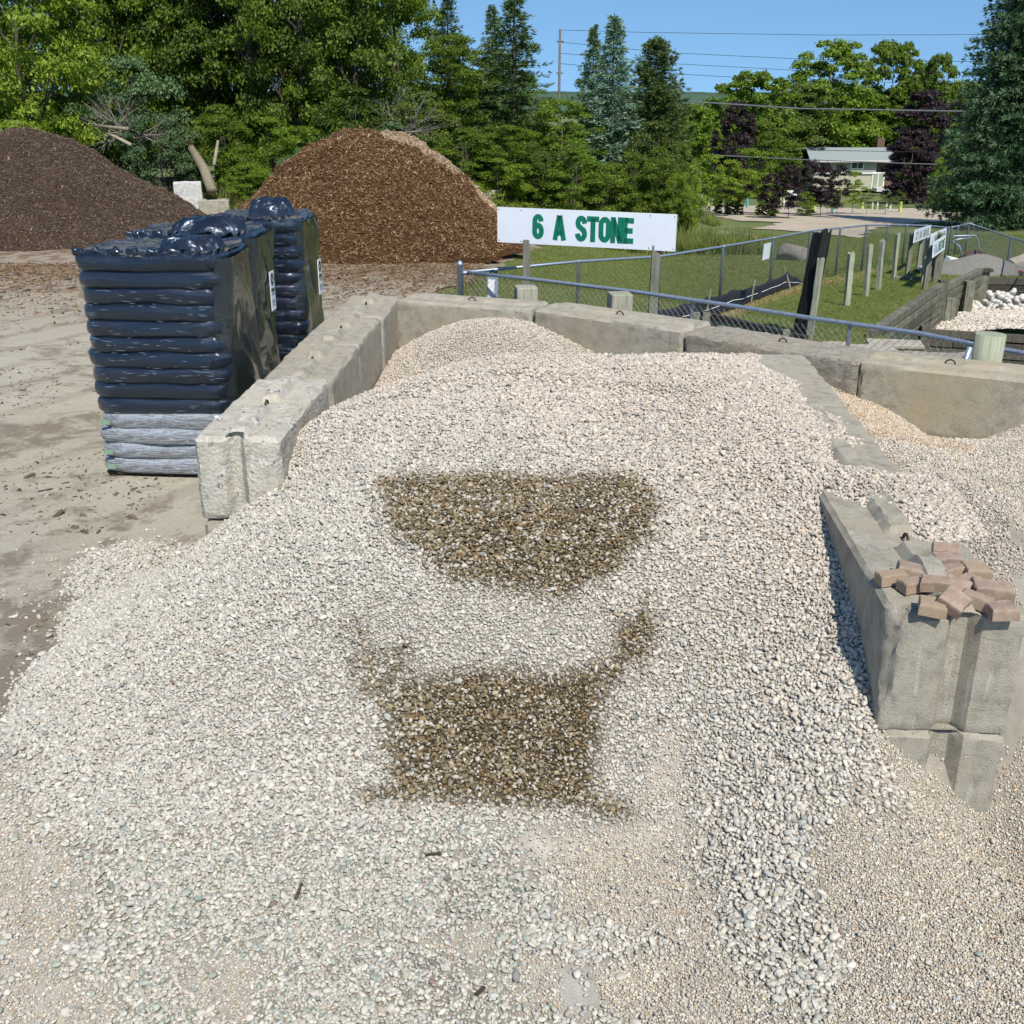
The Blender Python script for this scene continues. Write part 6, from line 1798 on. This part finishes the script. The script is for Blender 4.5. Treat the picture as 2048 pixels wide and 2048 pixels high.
win(kx(1695), kx(1716), kz(337), kz(325)); win(kx(1634), kx(1654), kz(337), kz(325))
win(kx(1738), kx(1758), kz(376), kz(347), 'double_door', True)
MB().box((Wb + 1.9, -1.2, .25), (4.5, 2.4, .5)).build('porch_step', M['conc_white'], hs)
# pole and wires
pq = at_y(1118, 200, 92); pz = float(zt(pq.x, 92)); ptop = zat(92, 58)
po = empty('utility_pole', (pq.x, 92, pz)); tag(po, 'slim wooden utility pole against the sky between the spruces', 'utility pole')
MB().tube([(0, 0, -.2), (0, 0, ptop - pz)], [.13, .09], 8).build('pole', M['bark'], po, True)
for dz in (.9, 3.2, 5.3): MB().tube([(-.25, 0, ptop - pz - dz), (0.3, 0, ptop - pz - dz)], .05, 6).build('insulator', M['bark'], po)
def wire(pts, r_, lab):
    mb = MB(); p3 = [at_y(a, b_, Y) for a, b_, Y in pts]; org = p3[0]
    # sagging span
    full = []
    for i in range(len(p3) - 1):
        for k in range(8): full.append(p3[i].lerp(p3[i + 1], k / 8) - org)
    full.append(p3[-1] - org)
    tag(MB().tube(full, r_, 5).build('overhead_wire', M['tie_dark'] if r_ < .03 else M['wire'], None, loc=org), lab, 'overhead wire', 'overhead wires')
wire([(1118, 60, 92), (1300, 65, 92), (1650, 70, 92), (2300, 68, 92)], .018, 'topmost thin wire crossing the sky from the utility pole')
wire([(1118, 84, 92), (1331, 105, 92), (1600, 118, 92), (2300, 128, 92)], .018, 'second thin wire from the top')
wire([(1118, 106, 92), (1340, 127, 92), (1600, 141, 92), (2300, 150, 92)], .018, 'third thin wire from the top')
wire([(1118, 127, 92), (1355, 148, 92), (1600, 162, 92), (2300, 172, 92)], .018, 'fourth thin wire from the top')
wire([(1330, 200, 80), (1430, 206, 80), (1600, 217, 80), (1895, 222, 80), (2300, 226, 80)], .05, 'thick cable bundle crossing in front of the purple maple')
wire([(1400, 292, 80), (1600, 300, 80), (1850, 304, 80), (2200, 308, 80)], .02, 'thin low wire passing above the house roof')
wire([(1430, 310, 80), (1600, 319, 80), (1850, 328, 80), (2200, 332, 80)], .035, 'low cable passing in front of the house eaves')
# hills
hxs = np.linspace(-1600, 1900, 500); rows = 10
hv = []
for j in range(rows):
    u = j / (rows - 1)
    yv = 1250 + 350 * u
    base = -40 + (zat(1600, 183) + 40) * math.sin(u * math.pi / 2)
    hv.append(np.stack([hxs, np.full_like(hxs, yv), base + 5 * (fbm(hxs, np.full_like(hxs, yv), .004, 81) - .5) + 4.0 * (fbm(hxs, np.full_like(hxs, yv), .06, 82, 3) - .5)], -1))
hl = mesh_obj('hills', np.concatenate(hv), grid_faces(500, rows), simple('distant_woodland', (.05, .10, .055), .95, .35, .02, 1.0, 6, bscale=.08), smooth=True)
tag(hl, kind='structure')
# fallen log, branches, dead twigs
def stick(pts, r_, name, lab, cat, mat, group=None):
    P3 = [Vector(p) for p in pts]; org = P3[0].copy()
    o = MB().tube([p - org for p in P3], r_, 10).build(name, mat, None, True, loc=org); return tag(o, lab, cat, group)
a, b_ = at_y(424, 382, 35.5), at_y(375, 285, 37.8); m_ = at_y(409, 340, 36.5)
stick([a, m_, b_], [.16, .16, .12], 'fallen_log', 'pale bare log leaning out of the wood behind the white block', 'log', M['log'])
for (p, q, lb) in (((256, 258), (186, 251), 'upper bare pole lying in the brush above the dark bark heap'), ((262, 290), (200, 258), 'lower bare pole lying in the brush above the dark bark heap'), ((428, 330), (436, 282), 'thin bare stub standing by the fallen log')):
    stick([at_y(*p, 35.6), at_y(*q, 36.4)], [.06, .045], 'bare_branch', lb, 'branch', M['log'], 'bare branches in the brush')
rt_ = random.Random(5)
for ci, (cx, cy, Y, lb) in enumerate(((850, 235, 39.8, 'fan of dead grey twigs above the tan wood chip heap'), (250, 250, 36.8, 'tangle of dead twigs between bright maple and blue-green shrub'))):
    c = at_y(cx, cy, Y); mb = MB()
    for k in range(26):
        d = Vector((rt_.uniform(-1, 1.1), rt_.uniform(-.7, .1), rt_.uniform(-.25, .8))).normalized(); L = rt_.uniform(.8, 1.9); p0 = Vector((-.8 + .2 * rt_.random(), .3, -.5)) if ci == 0 else Vector((rt_.uniform(-.4, .4), .2, -.3))
        p1_ = p0 + d * L * .5 + Vector((0, 0, -.04)); p2_ = p0 + d * L + Vector((rt_.uniform(-.1, .1), 0, rt_.uniform(-.1, .2)))
        mb.tube([p0, p1_, p2_], [.03, .016, .005], 4, False)
        for _ in range(3):
            e = (d + Vector((rt_.gauss(0, .6), rt_.gauss(0, .4), rt_.gauss(0, .6)))).normalized(); mb.tube([p1_, p1_ + e * L * .4], [.010, .003], 3, False)
    tag(mb.build('dead_twigs', simple('dead_twig', (.20, .18, .15), .9), None, loc=c), lb, 'twigs', 'dead twigs in the wood edge')
# sticks on the stones
for px, py, L, rz, lb in ((867, 1717, .075, .25, 'small dark bark sliver lying on the pale stones'), (1262, 836, .12, -.4, 'short dark twig near the top of the stone heap'), (598, 1790, .1, 1.5, 'thin straw-like twig on the stones, low and left'), (961, 1992, .05, .9, 'dark wood scrap on the fines near the bottom edge'), (92, 985, .14, .8, 'small dark stick on the dirt left of the pallets')):
    q = hit(px, py, hzs); o = MB().box((0, 0, .014), (L, .014, .008), None, .003).build('twig', M['bark'], None, loc=q + Vector((0, 0, .012))); o.rotation_euler = (0, .05, rz); tag(o, lb, 'twig', 'twigs on the stones and dirt')
